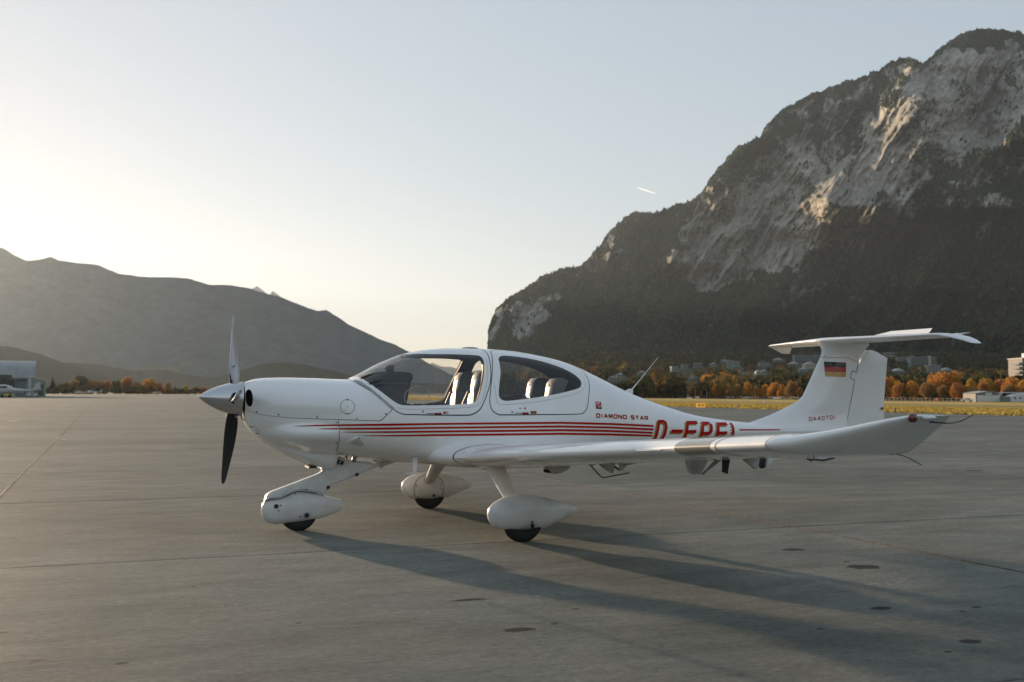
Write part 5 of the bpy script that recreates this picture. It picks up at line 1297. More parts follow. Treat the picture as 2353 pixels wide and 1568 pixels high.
def seat(x, y, ztop, k=1.0):
    rake = .47
    def pt(h, d): # h up the back, d forward of the back plane
        return (x + .02 - (ztop - h) * rake * k - d * .9, h)
    def slab(name, prof, hw, m, par, bev=.02):
        return leg_plate(name, prof, y - hw, y + hw, m, par, bev)
    z0, zs_, zh = .92, ztop - .21, ztop
    xb = lambda z: x - (ztop - z) * rake * .55
    s = slab('seat', [(xb(z0) - .02, z0), (xb(zs_) - .055, zs_), (xb(zs_) + .06, zs_), (xb(z0) + .10, z0)], .20, M_gleather, AC, .03)
    slab('headrest', [(xb(zs_) - .062, zs_ - .02), (xb(ztop - .06) - .072, ztop - .06), (xb(ztop - .02) - .045, ztop - .008), (xb(ztop) + .03, ztop), (xb(ztop) + .085, ztop - .03), (xb(zs_) + .055, zs_)], .105, M_gleather, s, .022)
    # pale cushion faces on the forward side
    def face(name, rows):
        V = []; F = []
        for z, hw, f in rows:
            X = xb(z) - f
            V += [(X + .012, y - hw, z), (X, y - hw * .7, z), (X - .003, y, z), (X, y + hw * .7, z), (X + .012, y + hw, z)]
        for i in range(len(rows) - 1):
            for j in range(4): a_ = i * 5 + j; F.append((a_, a_ + 5, a_ + 6, a_ + 1))
        return link(name, mesh_py(name, V, F, [M_leather], True), s)
    face('headrest_cushion', [(ztop - .012, .070, .058), (ztop - .05, .088, .080), (ztop - .12, .092, .074), (ztop - .17, .085, .070), (ztop - .215, .070, .066)])
    face('backrest_cushion', [(ztop - .225, .075, .070), (ztop - .28, .10, .066), (ztop - .36, .13, .050), (ztop - .46, .14, .035), (z0, .14, .026)])
    for sd in (-1, 1):
        P = [(xb(z) - .055, y + sd * hw, z) for z, hw in ((ztop - .20, .085), (ztop - .27, .13), (ztop - .36, .17), (ztop - .5, .185), (z0 + .0, .185))]
        v, f = tube(catmull(P, False, 3), .028, 9); link('side_bolster', mesh_py('side_bolster', v, f, [M_gleather], True), s)
    slab('seat_cushion', [(xb(z0) - .42, .84), (xb(z0) - .42, .92), (xb(z0), .93), (xb(z0), .84)], .20, M_gleather, s, .02)
    # printed crest and word on the headrest
    X = xb(ztop - .09) - .082
    v, f = loft([np.array([(X, y - .010, ztop - .075), (X, y, ztop - .062), (X, y + .010, ztop - .075), (X, y, ztop - .098)]), np.array([(X + .002, y - .010, ztop - .075), (X + .002, y, ztop - .062), (X + .002, y + .010, ztop - .075), (X + .002, y, ztop - .098)])])
    link('crest', mesh_py('crest', v, f, [M_black]), s)
    link('word_print', boxes('word_print', [(X + .001, X + .003, y - .028 + .0085 * i, y - .0225 + .0085 * i, ztop - .128, ztop - .116 + .004 * (i % 3 == 0)) for i in range(7)], [M_gleather]), s)
for x, y, zt in ((2.68, .28, 1.520), (2.68, -.28, 1.522), (3.50, .28, 1.468), (3.48, -.28, 1.458)):
    seat(x, y, zt)
# pillar between the two starboard windows is part of the lining; rubber bows of the canopy
for sd in (-1, 1):
    P = [(2.665, 1.69), (2.66, 1.60), (2.625, 1.48), (2.58, 1.34), (2.54, 1.24), (2.49, 1.18)]
    q = catmull(P, False, 4); A_, _ = S([p[0] for p in q], s_of([p[0] for p in q], [p[1] for p in q], sd), -.05)
    v, f = tube([tuple(p) for p in A_], .020, 8); link('canopy_bow', mesh_py('canopy_bow', v, f, [M_black], True), can)
# little ventilation window in the port canopy
DV = catmull([(1.803,1.250),(1.815,1.290),(1.838,1.322),(1.901,1.352),(1.96,1.358),(2.012,1.357),(2.040,1.335),(2.044,1.28),(2.040,1.222),(2.011,1.200),(1.92,1.200),(1.84,1.203),(1.808,1.22)], True, 4)
A_, _ = S([p[0] for p in DV], s_of([p[0] for p in DV], [p[1] for p in DV], -1), .001)
v, f = tube([tuple(p) for p in A_] + [tuple(A_[0])], .0035, 6); link('vent_window_frame', mesh_py('vent_window_frame', v, f, [mat('clear_frame', (.35, .36, .36), .15, coat=1)], True), can)
for x, z in ((1.87, 1.196), (1.98, 1.197), (1.925, 1.362)):
    P, _ = S([x - .015, x + .015], s_of([x - .015, x + .015], [z, z], -1), .002); v, f = tube([tuple(P[0]), tuple(P[1])], .006, 6); link('vent_window_hinge', mesh_py('vent_window_hinge', v, f, [M_grime_shade], True), can)

# ------------------------------------------------------------------ trees
def leaf_mesh(name, seed, lobes, nleaf, size, m, trunk=True):
    """crown of small leaf faces spread through several lobes; unit height 1, half width 0.5"""
    rs = np.random.RandomState(seed); L_ = np.array(lobes, float)  # cx, cy, cz, rx, rz
    w = L_[:, 3] ** 2 * L_[:, 4]; k = rs.choice(len(L_), nleaf, p=w / w.sum())
    d = rs.randn(nleaf, 3); d /= np.linalg.norm(d, axis=1, keepdims=True); rr = rs.rand(nleaf) ** 0.28
    rr *= 0.82 + 0.30 * fbm(np.arctan2(d[:, 1], d[:, 0]) * 2.2 + k * 7.3, d[:, 2] * 3 + k, 3, seed)
    c = np.stack([L_[k, 0] + d[:, 0] * rr * L_[k, 3], L_[k, 1] + d[:, 1] * rr * L_[k, 3], L_[k, 2] + d[:, 2] * rr * L_[k, 4]], 1)
    n = d + rs.randn(nleaf, 3) * 0.7; n /= np.linalg.norm(n, axis=1, keepdims=True)
    t = np.cross(n, rs.randn(nleaf, 3)); t /= np.linalg.norm(t, axis=1, keepdims=True); b = np.cross(n, t)
    s = (size * (0.6 + 0.8 * rs.rand(nleaf)))[:, None]
    V = np.stack([c - t * s, c + b * s * .7, c + t * s, c - b * s * .7], 1).reshape(-1, 3)
    hue = 0.62 + 0.76 * rs.rand(nleaf, 1); tint = np.concatenate([hue, hue * (0.85 + 0.3 * rs.rand(nleaf, 1)), hue * (0.7 + 0.6 * rs.rand(nleaf, 1))], 1)
    return mesh_np(name, V, np.arange(4 * nleaf).reshape(-1, 4), [m], False, col=np.repeat(tint, 4, 0))
def foliage(name, c, tr=0.45):
    m = bpy.data.materials.new(name); m.use_nodes = True; nt = m.node_tree; N = nt.nodes; L = nt.links; b = N['Principled BSDF']
    a = N.new('ShaderNodeAttribute'); a.attribute_name = 'col'
    vm = N.new('ShaderNodeVectorMath'); vm.operation = 'MULTIPLY'; L.new(a.outputs['Color'], vm.inputs[0]); vm.inputs[1].default_value = c
    L.new(vm.outputs[0], b.inputs['Base Color']); b.inputs['Roughness'].default_value = 0.8; b.inputs['Specular IOR Level'].default_value = 0.2
    t = N.new('ShaderNodeBsdfTranslucent'); L.new(vm.outputs[0], t.inputs[0]); x = N.new('ShaderNodeMixShader'); x.inputs[0].default_value = tr
    L.new(b.outputs[0], x.inputs[1]); L.new(t.outputs[0], x.inputs[2]); L.new(x.outputs[0], N['Material Output'].inputs['Surface']); return m
FOL = {'orange': foliage('orange_leaves', (.55, .27, .06)), 'rust': foliage('rust_leaves', (.42, .20, .07)), 'brown': foliage('brown_leaves', (.32, .19, .07)),
       'gold': foliage('golden_leaves', (.48, .29, .055)), 'olive': foliage('olive_leaves', (.12, .105, .03)), 'green': foliage('green_leaves', (.055, .075, .022)), 'dark': foliage('dark_needles', (.02, .03, .015), .1), 'yellow': foliage('yellow_leaves', (.42, .32, .06))}
M_bark = mat('bark', (.07, .055, .04), .9, var=.3, vscale=2)
def lobes_round(seed, n=9, top=1.0, low=.16):
    r_ = np.random.RandomState(seed); out = [(0, 0, .54, .36, .38)]
    for i in range(n):
        a = r_.rand() * 6.28; q = .12 + .2 * r_.rand(); z = low + .16 + (.84 - low - .16) * r_.rand(); k = math.sqrt(max(0.15, 1 - ((z - .5) / .5) ** 2))
        s = .15 + .09 * r_.rand(); out.append((math.cos(a) * q * k * 1.1, math.sin(a) * q * k * 1.1, min(z, 1 - s), s, s * 1.05))
    return out
VAR = {}
for i in range(6): VAR['round%d' % i] = leaf_mesh('crown', 40 + i, lobes_round(i * 3 + 1, 9 + i % 3), 3600, .028, FOL['orange'])
for i in range(2): VAR['poplar%d' % i] = leaf_mesh('crown', 60 + i, [(0, 0, .55, .34, .42), (.06, 0, .3, .36, .22), (-.05, .03, .78, .22, .2), (.02, 0, .9, .12, .09)], 2200, .034, FOL['gold'])
VAR['conifer0'] = leaf_mesh('crown', 70, [(0, 0, .28, .46, .14), (0, 0, .42, .38, .14), (0, 0, .56, .28, .13), (0, 0, .70, .19, .12), (0, 0, .84, .11, .12)], 2600, .03, FOL['dark'])
VAR['sparse0'] = leaf_mesh('crown', 71, lobes_round(17, 12), 1300, .020, FOL['brown'])
VAR['bush0'] = leaf_mesh('crown', 72, [(-.25, 0, .4, .3, .4), (.22, .05, .45, .3, .45), (0, 0, .55, .35, .42), (.38, 0, .3, .2, .3), (-.4, 0, .3, .18, .28)], 2600, .04, FOL['rust'])
def trunk_mesh():
    vs = [tube([(0, 0, 0), (.01, 0, .15), (-.01, .01, .35), (.01, 0, .62)], .035, 8, [1.3, 1, .8, .35])]
    for a in (0.3, 1.7, 3.1, 4.5): vs.append(tube([(0, 0, .26), (math.cos(a) * .10, math.sin(a) * .10, .42), (math.cos(a) * .24, math.sin(a) * .24, .62)], .018, 6, [1, .7, .3]))
    V, F = join(vs); return mesh_py('trunk', V, F, [M_bark], True)
TRUNK = trunk_mesh()
def tree(x, y, z, w, h, kind, colr, label, group, name='tree', rot=0.0):
    o = empty(name, (x, y, z), rot, label, 'tree', group); o.scale = (w, w, h)
    c = link('crown', VAR[kind], o); c.material_slots[0].link = 'OBJECT'; c.material_slots[0].material = FOL[colr]
    link('trunk', TRUNK, o)
    return o
def on_line(bx, xg):
    return (xg + ORG[0] * CA + ORG[1] * SA) / (bx * CA + SA)
_U = ['', 'first', 'second', 'third', 'fourth', 'fifth', 'sixth', 'seventh', 'eighth', 'ninth']
ORD = _U[1:] + ['tenth', 'eleventh', 'twelfth', 'thirteenth', 'fourteenth', 'fifteenth', 'sixteenth', 'seventeenth', 'eighteenth', 'nineteenth']
for _t, _o in (('twenty', 'twentieth'), ('thirty', 'thirtieth'), ('forty', 'fortieth'), ('fifty', 'fiftieth'), ('sixty', 'sixtieth')):
    ORD += [_o] + [_t + '-' + u for u in _U[1:]]
rt = random.Random(8)
# row behind the airfield fence: bearing, width slope, top slope, extra depth, crown, colour
ROW = [(0.1027, 0.00546, 0.0054, 0, 'round0', 'orange'), (0.1064, 0.00546, 0.0061, 0, 'round1', 'gold'), (0.11, 0.00637, 0.0068, 0, 'round2', 'orange'), (0.1182, 0.00601, 0.0064, 0, 'round1', 'orange'), (0.1237, 0.00728, 0.0059, 0, 'round2', 'gold'), (0.1328, 0.00911, 0.0078, 3, 'round3', 'orange'), (0.1401, 0.00474, 0.0173, 14, 'poplar0', 'gold'), (0.1384, 0.00565, 0.006, 0, 'round4', 'olive'), (0.1442, 0.00838, 0.006, 0, 'round5', 'brown'), (0.1505, 0.00474, 0.006, 0, 'round0', 'orange'), (0.1551, 0.00637, 0.006, 5, 'round1', 'rust'), (0.1619, 0.00747, 0.0065, 0, 'round2', 'olive'), (0.1683, 0.00546, 0.0042, 2, 'bush0', 'rust'), (0.1797, 0.00474, 0.0044, 0, 'conifer0', 'rust'), (0.1885, 0.00382, 0.0034, 2, 'round4', 'rust'), (0.1933, 0.00728, 0.0093, 0, 'round3', 'orange'), (0.1974, 0.00474, 0.007, 1, 'round4', 'brown'), (0.202, 0.00546, 0.008, 4, 'round5', 'rust'), (0.2075, 0.00838, 0.0087, 2, 'round0', 'rust'), (0.212, 0.00674, 0.0175, 14, 'poplar1', 'yellow'), (0.2152, 0.00947, 0.0094, 0, 'round1', 'brown'), (0.2248, 0.0102, 0.0124, 1, 'round2', 'orange'), (0.2329, 0.00747, 0.0076, 0, 'round3', 'orange'), (0.2407, 0.00856, 0.0094, 1, 'round4', 'orange'), (0.2493, 0.0132, 0.012, 0, 'round5', 'orange'), (0.2571, 0.00911, 0.0104, 0, 'round0', 'orange'), (0.2666, 0.01366, 0.0124, 0, 'round1', 'brown'), (0.2739, 0.00728, 0.0072, 0, 'round2', 'rust'), (0.1901, 0.02277, 0.0198, 80, 'round2', 'orange'), (0.202, 0.02368, 0.0205, 84, 'round4', 'orange'), (0.2166, 0.02003, 0.0189, 86, 'round0', 'rust'), (0.3493, 0.01568, 0.0163, 4, 'round3', 'orange'), (0.3584, 0.01568, 0.0163, 6, 'round1', 'orange'), (0.3662, 0.01206, 0.0145, 12, 'round5', 'gold'), (0.3674, 0.01508, 0.0109, 0, 'round4', 'rust'), (0.3819, 0.01447, 0.0137, 3, 'round2', 'orange'), (0.3946, 0.01749, 0.0128, 0, 'round5', 'brown'), (0.4139, 0.03377, 0.0219, 26, 'round1', 'orange'), (0.4, 0.01206, 0.0164, 20, 'round0', 'orange'), (0.409, 0.01146, 0.0086, 0, 'round3', 'brown'), (0.4235, 0.01146, 0.0129, 0, 'round0', 'rust'), (0.4283, 0.01327, 0.0093, 12, 'round2', 'rust'), (0.4428, 0.01809, 0.0189, 24, 'round4', 'olive'), (0.4362, 0.01086, 0.0165, 16, 'round5', 'gold'), (0.4392, 0.01387, 0.0087, 2, 'sparse0', 'brown'), (0.4531, 0.01809, 0.0165, 18, 'round2', 'gold'), (0.4494, 0.01206, 0.0117, 8, 'round3', 'rust'), (0.4651, 0.0193, 0.0169, 22, 'round0', 'rust'), (0.4754, 0.01809, 0.0166, 16, 'round1', 'orange'), (0.4814, 0.01206, 0.0088, 10, 'round4', 'orange'), (0.4868, 0.01508, 0.0154, 14, 'round5', 'gold'), (0.4953, 0.01809, 0.0167, 14, 'round0', 'rust'), (0.4724, 0.01447, 0.01, 8, 'round3', 'brown')]
ROW.sort()
shape_word = {'round': 'round', 'poplar': 'slim upright', 'conifer': 'pointed dark', 'sparse': 'thin leaved', 'bush0': 'low bushy'}
for i, (bx, w, ht, dx, kind, colr) in enumerate(ROW):
    xg = 252 + dx; Y = on_line(bx, xg); z = gz(xg) - .1; top = EYE + ht * Y; h = max(top - z, 1.5)
    word = shape_word.get(kind[:-1], 'low bushy'); 
    tree(bx * Y, Y, z, w * Y * 1.12, h * 1.02, kind, colr, '%s %s tree behind the fence, %s from the left in its row' % (word, colr, ORD[i]), 'autumn trees behind the airfield fence', 'poplar_tree' if kind[:3] == 'pop' else 'autumn_tree', rt.random() * 6)
ROWL = [(-0.437, 0.00759, 0.0151, 600, 'conifer0', 'dark'), (-0.4249, 0.01416, 0.0097, 620, 'round1', 'olive'), (-0.4097, 0.01922, 0.0177, 630, 'round0', 'green'), (-0.4168, 0.01214, 0.0121, 615, 'round3', 'brown'), (-0.3986, 0.01518, 0.0124, 625, 'round4', 'brown'), (-0.3865, 0.01214, 0.0122, 625, 'round2', 'rust'), (-0.3925, 0.01113, 0.0106, 615, 'round1', 'brown'), (-0.3763, 0.01113, 0.0115, 620, 'round3', 'olive'), (-0.3662, 0.01518, 0.0163, 630, 'round5', 'rust'), (-0.3571, 0.00911, 0.0107, 622, 'round0', 'brown'), (-0.345, 0.01518, 0.0143, 628, 'round2', 'orange'), (-0.3359, 0.00911, 0.0093, 622, 'round1', 'rust'), (-0.3278, 0.00809, 0.0098, 625, 'round4', 'brown'), (-0.3197, 0.00708, 0.0053, 620, 'bush0', 'olive'), (-0.3106, 0.00627, 0.0068, 620, 'round3', 'yellow'), (-0.3015, 0.00911, 0.0058, 624, 'round5', 'olive'), (-0.2944, 0.01012, 0.0053, 624, 'bush0', 'rust'), (-0.3521, 0.00911, 0.0087, 618, 'round0', 'brown')]
ROWL.sort()
for i, (bx, w, ht, Y, kind, colr) in enumerate(ROWL):
    h = EYE + ht * Y
    tree(bx * Y, Y, -.1, w * Y * 1.1, h, kind, colr, '%s %s tree beyond the far apron end, %s from the left there' % (shape_word.get(kind[:-1], 'low bushy'), colr, ORD[i]), 'trees at the far end of the apron', 'autumn_tree' if kind[:3] != 'con' else 'conifer_tree', rt.random() * 6)

def scatter_trees(name, P, H, W, C, seed, leaves=46, label=None):
    """mass of trees as leaf clumps, one object"""
    rs = np.random.RandomState(seed); n = len(P); k = leaves
    d = rs.randn(n, k, 3); d /= np.linalg.norm(d, axis=2, keepdims=True); rr = rs.rand(n, k, 1) ** .33
    c = d * rr * np.stack([W * .5, W * .5, H * .42], 1)[:, None]; c[:, :, 2] += (H * .55)[:, None]; c += P[:, None]
    nn = d + rs.randn(n, k, 3) * .6; nn /= np.linalg.norm(nn, axis=2, keepdims=True)
    t = np.cross(nn, rs.randn(n, k, 3)); t /= np.linalg.norm(t, axis=2, keepdims=True); b = np.cross(nn, t)
    s = (W[:, None, None] * .15) * (.6 + .8 * rs.rand(n, k, 1))
    V = np.stack([c - t * s, c + b * s * .8, c + t * s, c - b * s * .8], 2).reshape(-1, 3)
    col = C[:, None] * (.55 + .9 * rs.rand(n, k, 1)); col = np.repeat(col.reshape(-1, 3), 4, 0)
    o = link(name, mesh_np(name, V, np.arange(4 * n * k).reshape(-1, 4), [M_scat], False, col=col)); o['kind'] = 'stuff'
    thing(o, label, 'trees'); return o
M_scat = attr_mat('mixed_foliage', .9, .3)

# ------------------------------------------------------------------ buildings
M_render = mat('white_render', (.22, .235, .22), .8, var=.08, vscale=.3)
M_greenr = mat('grey_green_render', (.22, .28, .24), .8, var=.1, vscale=.3)
M_cream = mat('cream_render', (.48, .42, .32), .8, var=.08, vscale=.3)
M_roof = mat('dark_roof', (.07, .065, .06), .8, var=.2, vscale=1)
M_roofl = mat('pale_roof', (.45, .46, .46), .6, var=.1, vscale=1)
M_pane = mat('window_glass', (.04, .05, .06), .15, coat=.5)
M_corr = mat('grey_brown_cladding', (.20, .175, .16), .7, var=.15, vscale=1)
M_wood = mat('timber', (.12, .07, .04), .8)
def win_mesh(w, h):
    return boxes('window', [(-w / 2, w / 2, -.02, .03, 0, h)], [M_pane])
WM = {}
def building(name, x, y, z, w, d, h, floors, cols, roofk, mwall, rot, label, cat='house', bands=False, tower=None):
    o = empty(name, (x, y, z), rot, label, cat)
    link('wall', boxes('wall', [(-w / 2, w / 2, 0, d, -4, h)], [mwall]), o)
    e = .35
    if roofk == 'flat':
        link('roof', boxes('roof', [(-w / 2 - e, w / 2 + e, -e, d + e, h + .003, h + .35)], [M_roofl]), o)
    else:
        rh = w * .22 if w < d * 1.6 else d * .28
        if w < d * 1.6: V = [(-w / 2 - e, -e, h), (0, -e, h + rh), (w / 2 + e, -e, h), (-w / 2 - e, d + e, h), (0, d + e, h + rh), (w / 2 + e, d + e, h)]
        else: V = [(-w / 2 - e, -e, h), (-w / 2 - e, d / 2, h + rh), (-w / 2 - e, d + e, h), (w / 2 + e, -e, h), (w / 2 + e, d / 2, h + rh), (w / 2 + e, d + e, h)]
        F = [(0, 1, 2), (5, 4, 3), (0, 3, 4, 1), (1, 4, 5, 2), (2, 5, 3, 0)]
        r_ = link('roof', fix_normals(mesh_py('roof', V, F, [M_roof if roofk == 'dark' else M_roofl])), o)
        link('chimney', boxes('chimney', [(w * .12, w * .12 + .8, d * .4, d * .4 + .8, h + .2, h + rh + .9)], [mwall]), r_)
    fh = h / floors; cw = w / cols
    key = (round(cw, 1), round(fh, 1), bands)
    if key not in WM: WM[key] = win_mesh(cw * (.90 if bands else .5), fh * (.45 if bands else .52))
    for i in range(floors):
        for j in range(cols):
            link('window', WM[key], o, (-w / 2 + cw * (j + .5), -.012, fh * (i + .32)))
        if bands:
            if ('b', key) not in WM: WM[('b', key)] = boxes('balcony', [(-w * .49, w * .49, -1.2, -.04, 0, .95)], [mwall])
            link('balcony', WM[('b', key)], o, (0, 0, fh * i - .1))
    if tower: link('stair_tower', boxes('stair_tower', [(w * tower - 1.8, w * tower + 1.8, -1.5, 2, -4, h + 2)], [M_cream]), o)
    return o
def ground_at(bx, hz):
    """distance north at which the hillside shows at this height slope"""
    lo, hi = 520.0, 3200.0
    for _ in range(40):
        m_ = (lo + hi) / 2
        if (float(hill_z(np.array([bx]), np.array([m_]))[0]) - EYE) / m_ < hz: lo = m_
        else: hi = m_
    return lo
# west bearing, east bearing, top slope, base slope, name, floors, columns, roof, wall, label, extra
HOUSES = [(0.0922, 0.0989, 0.0164, 0.0119, 'house', 2, 3, 'pale', 'w', 'white house with pale roof lowest of the pair left of the whip antenna', 0, None), (0.0997, 0.1063, 0.0193, 0.014, 'house', 2, 3, 'pale', 'w', 'white gabled house upper one of the pair left of the whip antenna', 0, None), (0.12, 0.127, 0.021, 0.0177, 'house', 1, 4, 'pale', 'w', 'low white house just right of the whip antenna', 0, None), (0.1523, 0.1581, 0.0253, 0.0199, 'apartment_block', 4, 2, 'flat', 'w', 'narrow white block of flats left of the stepped white terrace', 0, None), (0.1627, 0.1681, 0.027, 0.0224, 'apartment_block', 3, 2, 'flat', 'w', 'small stepped white terrace between the narrow block and the striped block', 1, None), (0.1739, 0.1817, 0.0287, 0.0237, 'apartment_block', 3, 4, 'flat', 'w', 'white block with dark window bands above the tree row left of the green block', 1, None), (0.1896, 0.1942, 0.0291, 0.0258, 'house', 1, 2, 'pale', 'w', 'tiny pale house half hidden left of the grey green block', 0, None), (0.2004, 0.2054, 0.032, 0.0295, 'house', 1, 3, 'pale', 'w', 'pale flat house highest on the slope above the grey green block', 0, None), (0.2054, 0.2112, 0.0312, 0.0246, 'apartment_block', 5, 3, 'flat', 'g', 'grey green apartment tower on the hillside left of the tail', 0, None), (0.2116, 0.2174, 0.0304, 0.0254, 'apartment_block', 4, 3, 'flat', 'g', 'darker grey green block joined right of the green tower', 0, None), (0.236, 0.2456, 0.0313, 0.0259, 'apartment_block', 3, 4, 'dark', 'w', 'white house with wide gable below the left tip of the tailplane', 0, None), (0.2497, 0.2584, 0.033, 0.0305, 'house', 1, 4, 'pale', 'w', 'long low pale house right of the wide gabled white house', 0, None), (0.2327, 0.2369, 0.0226, 0.0176, 'house', 2, 2, 'pale', 'w', 'white gabled house behind the rust trees, left of a matching one', 0, None), (0.2381, 0.2427, 0.023, 0.0176, 'house', 2, 2, 'pale', 'w', 'white gabled house behind the rust trees, right of a matching one', 0, None), (0.217, 0.2228, 0.0225, 0.0196, 'house', 1, 3, 'dark', 'w', 'low grey house in shade under the green tower', 0, None), (0.2692, 0.2949, 0.0364, 0.0298, 'apartment_block', 5, 9, 'flat', 'w', 'long white apartment block with green window bands left of the fin', 1, None), (0.2642, 0.2733, 0.0293, 0.0268, 'house', 1, 4, 'pale', 'c', 'low cream house below the left end of the long white block', 0, None), (0.2791, 0.2899, 0.0298, 0.0235, 'apartment_block', 3, 4, 'pale', 'c', 'cream house cluster below the long white block beside the fin', 0, None), (0.2742, 0.2816, 0.0244, 0.0202, 'house', 2, 3, 'pale', 'w', 'white house lower left of the cream house cluster', 0, None), (0.3467, 0.3554, 0.0478, 0.0449, 'house', 1, 4, 'flat', 'w', 'topmost white terrace house of the steep village right of the fin', 1, None), (0.3496, 0.3604, 0.0449, 0.042, 'house', 1, 5, 'flat', 'w', 'second highest white terrace house of the steep village right of the fin', 1, None), (0.3521, 0.3662, 0.042, 0.0391, 'house', 1, 6, 'flat', 'w', 'third white terrace row of the steep village right of the fin', 1, None), (0.3554, 0.3645, 0.0391, 0.0358, 'house', 1, 4, 'flat', 'w', 'lowest white terrace row of the steep village right of the fin', 1, None), (0.3678, 0.3869, 0.035, 0.0317, 'apartment_block', 2, 6, 'flat', 'w', 'upper left wing of the long stepped terrace block behind the rudder', 1, 0.2), (0.3795, 0.4051, 0.035, 0.0263, 'apartment_block', 5, 7, 'flat', 'w', 'long stepped white terrace block with yellowish stair tower right of the rudder', 1, 0.22), (0.3964, 0.4089, 0.0272, 0.0201, 'apartment_block', 4, 4, 'flat', 'w', 'bright white cubic block of flats above the largest orange tree', 0, None), (0.4093, 0.4205, 0.0235, 0.0206, 'house', 1, 5, 'pale', 'w', 'low white house right of the bright cubic block', 0, None), (0.3637, 0.3745, 0.0229, 0.0196, 'house', 1, 5, 'pale', 'w', 'long low white house among dark trees right of the rudder', 0, None), (0.1689, 0.1739, 0.0158, 0.0125, 'house', 2, 2, 'pale', 'w', 'small white house peeping between trees under the striped block', 0, None)]
MW = {'w': M_render, 'g': M_greenr, 'c': M_cream}
HB = []
for b0, b1, ht, hb, nm, fl, co, rf, mw, lab, bands, tower in HOUSES:
    bc = (b0 + b1) / 2; Y = ground_at(bc, hb); w = (b1 - b0) * Y; z = float(hill_z(np.array([bc]), np.array([Y]))[0]); h = max((ht - hb) * Y, 3.0) + 1
    if rf != 'flat': h *= .72
    building(nm, bc * Y, Y, z - 1, w, max(9, min(w * .8, 14)), h, fl, co, rf, MW[mw], -.12 + .3 * rt.random(), lab, 'house' if nm == 'house' else 'apartment block', bands, tower)
    HB.append((b0, b1, ht, hb, Y))

def hill_forest():
    rs = np.random.RandomState(21); n = 6500
    b = rs.rand(n) * .66 - .04; D = 470 + 2150 * rs.rand(n) ** 1.25
    z = hill_z(b, D); h = 7 + 7 * rs.rand(n); w = h * (.6 + .35 * rs.rand(n)); keep = np.ones(n, bool)
    top = (z + h - EYE) / D
    for b0, b1, ht, hb, Y in HB:
        keep &= ~((b > b0 - w / D / 2 - .001) & (b < b1 + w / D / 2 + .001) & (D < Y + 6) & (top > hb + (ht - hb) * .22))
        keep &= ~((b > b0) & (b < b1) & (abs(D - Y - 6) < 12))
    b, D, z, h, w = [q[keep] for q in (b, D, z, h, w)]; n = len(b); r_ = rs.rand(n, 1)
    mix_ = fbm(b * 40, D / 150, 3, 71)[:, None]
    C = np.where(r_ < .55 - .5 * (mix_ - .5), np.array([.040, .048, .020]), np.where(r_ < .84, np.array([.085, .070, .026]), np.where(r_ < .985, np.array([.12, .075, .028]), np.array([.20, .13, .035]))))
    scatter_trees('hillside_wood', np.stack([b * D, D, z - .5], 1), h, w, C * (.75 + .5 * rs.rand(n, 1)), 22, 44, 'mixed green and brown wood growing around the houses on the hillside')
hill_forest()
def lower_wood():
    """hedge and undergrowth behind the fence and at the far end of the apron"""
    rs = np.random.RandomState(31); n = 900
    y = -60 + 620 * rs.rand(n); x = 262 + 60 * rs.rand(n)
    P = np.stack([ORG[0] + x * CA - y * SA, ORG[1] + x * SA + y * CA, -1.3 - 0 * x], 1); h = 1.6 + 2.4 * rs.rand(n); w = h * 1.3
    r_ = rs.rand(n, 1); C = np.where(r_ < .5, np.array([.045, .045, .018]), np.where(r_ < .85, np.array([.10, .055, .02]), np.array([.24, .11, .03])))
    n2 = 420; x2 = -330 + 480 * rs.rand(n2); y2 = 615 + 60 * rs.rand(n2)
    P2 = np.stack([ORG[0] + x2 * CA - y2 * SA, ORG[1] + x2 * SA + y2 * CA, -.3 - 0 * x2], 1); h2 = 2 + 2.8 * rs.rand(n2)
    r2 = rs.rand(n2, 1); C2 = np.where(r2 < .6, np.array([.04, .04, .018]), np.array([.13, .075, .025]))
    scatter_trees('undergrowth', np.concatenate([P, P2]), np.concatenate([h, h2]), np.concatenate([w, h2 * 1.4]), np.concatenate([C, C2]), 32, 40, 'low dark undergrowth beneath the autumn trees at the edge of the airfield')
lower_wood()

# tall block of flats at the right edge
def highrise():
    bx, Y = 0.4827, 560.0; x = bx * Y; h = EYE + .0375 * Y
    o = empty('apartment_tower', (x, Y, -2), 0, 'tall sunlit block of flats with pale balconies at the right edge of the picture', 'apartment block')
    link('wall', boxes('wall', [(2.0, 24, 0, 16, 0, h)], [M_corr]), o)
    link('roof', boxes('roof', [(1.6, 24.4, -.4, 16.4, h + .003, h + .4), (6, 14, 3, 9, h + .4, h + 3)], [M_roofl]), o)
    bal = boxes('balcony', [(-.4, 10, -1.5, 8, 0, .22), (-.4, 10, -1.5, -1.35, .22, 1.15), (-.4, -.25, -1.35, 8, .22, 1.15)], [M_render])
    wm = boxes('window', [(-.9, .9, -.05, .02, 0, 1.5)], [M_pane])
    n = int(h / 2.3)
    for i in range(n):
        link('balcony', bal, o, (0, 0, 2.3 * i + .6))
        for k in range(4): link('window', wm, o, (4 + 4.5 * k, -.03, 2.3 * i + .9))
highrise()

